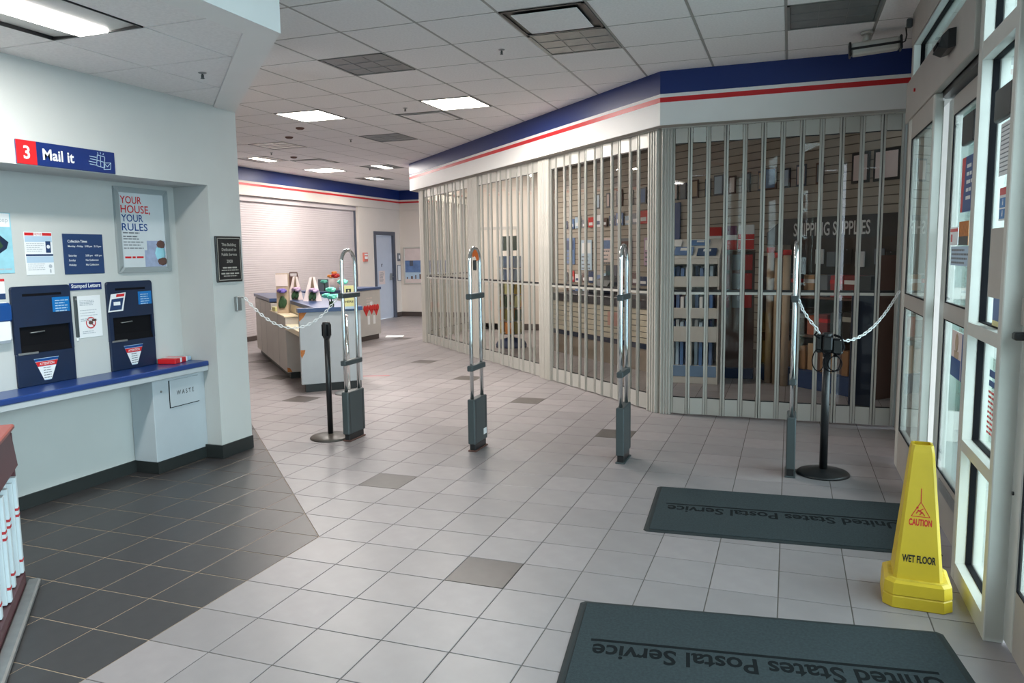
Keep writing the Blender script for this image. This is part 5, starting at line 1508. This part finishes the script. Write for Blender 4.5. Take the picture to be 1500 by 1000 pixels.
# stand of red goods right of the white rack
t = thing('goods_stand', 'dark stand carrying red and white boxes behind the grille', 'stand', at(1.50, 6.19))
MB().cbox(0, .10, 0, .55, .16, 1.555, .004).build('panel', BROWN, t)
MB().cbox(-.01, -.02, .0, .56, .19, .12, .006).build('base', DBLUE, t)
MB().cbox(0, -.02, 1.555, .55, .19, 1.575, .003).build('top_shelf', BROWN, t)
for k, (x, w, h, m0, m1, l) in enumerate(((.085, .15, .28, FRED, PAPER, 'red box with a white band, leftmost on the goods stand'), (.255, .16, .29, mat('plum carton', (104, 50, 84), .6), PAPER, 'plum and red box with a white band in the middle of the goods stand'), (.445, .18, .30, PAPER, FRED, 'white topped red box, rightmost on the goods stand'))):
    c = thing('red_box', l, 'box', at(1.50 + x, 6.18, 1.576), 'red and white boxes on the goods stand')
    MB().cbox(-w / 2, 0, 0, w / 2, .16, h, .004).build('body', m0, c)
    MB().box(-w / 2 - .001, -.001, h * .42, w / 2 + .001, .16, h * .62).build('white_band' if m1 is PAPER else 'red_band', m1, c)
    MB().box(-w / 2 - .001, -.001, .004, w / 2 + .001, .16, h * .40).build('red_foot', FRED, c)
n = 0
for r_, z_ in enumerate((1.33, 1.10, .87)):
    for j in range(4):
        ci = (r_ * 3 + j * 2) % 3
        c = thing('hanging_pack', '%s hanging pack, %s from left in the %s row of the goods stand' % (['red', 'grey', 'wine red'][ci], ORD[j], ['top', 'middle', 'low'][r_]), 'pack', at(1.50 + .075 + j * .133, 6.235, z_), 'hanging packs on the goods stand')
        MB().cbox(-.05, 0, 0, .05, .022, .19, .004).build('pack', [FRED, GREYT, mat('wine red pack', (122, 44, 46), .6, var=.1)][ci], c)
        MB().cyl((0, -.01, .175), (0, .032, .175), .004, n=6).build('hook', STEEL, c)

# counter with grooved front, seen through the slanting grille
t = thing('slat_counter', 'low shop counter with a grooved pale front and dark top', 'counter', SM(-6.6, 7.10))
W_ = 2.75
MB().box(0, .02, .0, W_, .55, .30).build('base', mat('beige counter base', (150, 138, 126), .6), t)
MB().box(0, -.004, .30, W_, .55, .365).build('navy_band', NAVY, t)
MB().box(0, .02, .366, W_, .55, .83).build('body', GREYT, t)
for k in range(6):
    z_ = .37 + k * .077
    MB().cbox(0, 0, z_, W_, .02, z_ + .068, .004).build('slat', mat('pale slat', (204, 196, 180), .55), t)
MB().cbox(-.02, -.03, .83, W_ + .02, .57, .95, .006).build('top', mat('dark counter top', (50, 50, 58), .4), t)
MB().box(1.65, -.002, .55, 1.92, .0, .74).build('pink_sheet', mat('pink sheet', (206, 160, 150), .6), t)
t = thing('cash_register', 'dark register on the low shop counter', 'register', SM(-5.6, 7.4, .952, .2))
MB().cbox(-.18, 0, 0, .18, .34, .10, .01).build('drawer', BLACKG, t)
MB().add([(-.16, .05, .10), (.16, .05, .10), (.16, .32, .10), (-.16, .32, .10), (-.16, .14, .20), (.16, .14, .20), (.16, .32, .26), (-.16, .32, .26)], [(0, 3, 2, 1), (4, 5, 6, 7), (0, 1, 5, 4), (1, 2, 6, 5), (2, 3, 7, 6), (3, 0, 4, 7)]).build('keyboard_body', DGREY, t)
MB().cbox(-.12, .30, .26, .12, .33, .42, .006).build('display', DFRAME, t)

# card spinner seen through the middle grille
t = thing('card_spinner', 'tall card rack with yellow and green cards behind the middle grille', 'rack', at(-1.95, 8.55, 0, -.6))
MB().lathe([(.001, 0), (.26, 0), (.26, .05), (.22, .12), (.06, .16), (.001, .16)], n=20).build('base', DBLUE, t)
MB().cyl((0, 0, .15), (0, 0, 1.75), .025, n=12).build('pole', BLACKG, t)
MB().cbox(-.22, -.02, 1.62, .22, .02, 1.86, .004).build('header_card', mat('green header', (70, 96, 84), .6), t)
cy = [mat('yellow card', (200, 170, 74), .6, var=.1), SIGNY, GREEN, mat('olive card', (150, 140, 70), .6), FYEL]
n = 0
for z_ in (.24, .46, .68, .90, 1.12, 1.34):
    for r_ in range(8):
        a = PI / 4 * r_
        c = MB().cbox(-.065, -.005, 0, .065, .005, .19, .001).xf(Matrix.Rotation(a, 4, 'Z') @ Matrix.Translation((0, -.19, z_)) @ Matrix.Rotation(.12, 4, 'X'))
        c.build('card', cy[(n * 3 + r_) % 5] if z_ < 1.1 else [LBLUE, FRED, WASHB, PAPER][(n + r_) % 4], t); n += 1
    MB().lathe([(.17, 0), (.20, 0), (.20, .012), (.17, .012)], (0, 0, z_ - .014), 16).build('ring_shelf', STEEL, t)

d = thing('door_5', 'white door at the far end of the shop', None, at(-3.25, 11.3, 0)); d['kind'] = 'structure'
MB().box(-.50, -.02, 0, -.44, .0, 2.12).box(.44, -.02, 0, .50, .0, 2.12).box(-.44, -.02, 2.06, .44, .0, 2.12).build('frame', CABG, d)
MB().cbox(-.437, -.015, .008, .437, -.001, 2.057, .003).build('leaf', WALLF, d)
MB().cyl((.36, -.015, 1.0), (.36, -.06, 1.0), .025, n=12).build('handle', STEEL, d)
# posters and small prints on the shop wall, seen between the panels of the slanting run
for k, (s_, z_, w, h, m_) in enumerate(((-8.6, 1.35, .36, .5, WASHB), (-8.0, 1.25, .40, .55, LBLUE), (-7.3, 1.40, .30, .42, PINKW), (-6.7, 1.30, .38, .5, GREYT), (-6.0, 1.35, .34, .45, LILAC))):
    t = thing('shop_poster', 'printed poster on the shop wall behind the slanting grilles, %s' % ['first from the far end', 'second from the far end', 'third from the far end', 'fourth from the far end', 'nearest the blue banner'][k], 'poster', shop_face(s_, 9.17, z_))
    MB().cbox(-w / 2, 0, 0, w / 2, h, .008, .002).build('sheet', m_, t)
    MB().box(-w * .4, h * .55, .0078, w * .4, h * .9, .0086).build('picture', [DBLUE, PAPER, WASHB, BROWN, PAPER][k], t)
    lines_mb(-w * .4, h * .42, w * .4, 4, .07, .025, .0079).build('print', GREYT, t)

# small goods hanging in rows on the shop wall, seen between the panels of the slanting run
pal = [(DBLUE, 'dark blue'), (PAPER, 'white'), (GREYT, 'grey'), (WASHB, 'dusty blue'), (BROWN, 'brown'), (FRED, 'red'), (LBLUE, 'pale blue')]
for r_, z_ in enumerate((2.02, 1.02, .72)):
    for j in range(13):
        s_ = -8.75 + j * .235
        m_, nm = pal[(j * 3 + r_ * 2) % 7]
        w, h = .07 + .02 * (j % 3), .15 + .03 * ((j + r_) % 3)
        t = thing('wall_pack', 'small %s pack, %s from far end, %s row of the shop wall' % (nm, ORD[j], ['upper', 'middle', 'low'][r_]), 'pack', shop_face(s_, 9.17, z_), 'small packs on the shop wall')
        MB().cbox(-w, 0, .006, w, h, .022, .003).build('pack', m_, t)
        MB().box(-w * .7, h * .2, .0218, w * .7, h * .5, .0226).build('label', PAPER if m_ is not PAPER else DBLUE, t)
        MB().tube([(0, h - .015, -.004), (0, h - .015, .04)], .003, 5).build('hook', STEEL, t)
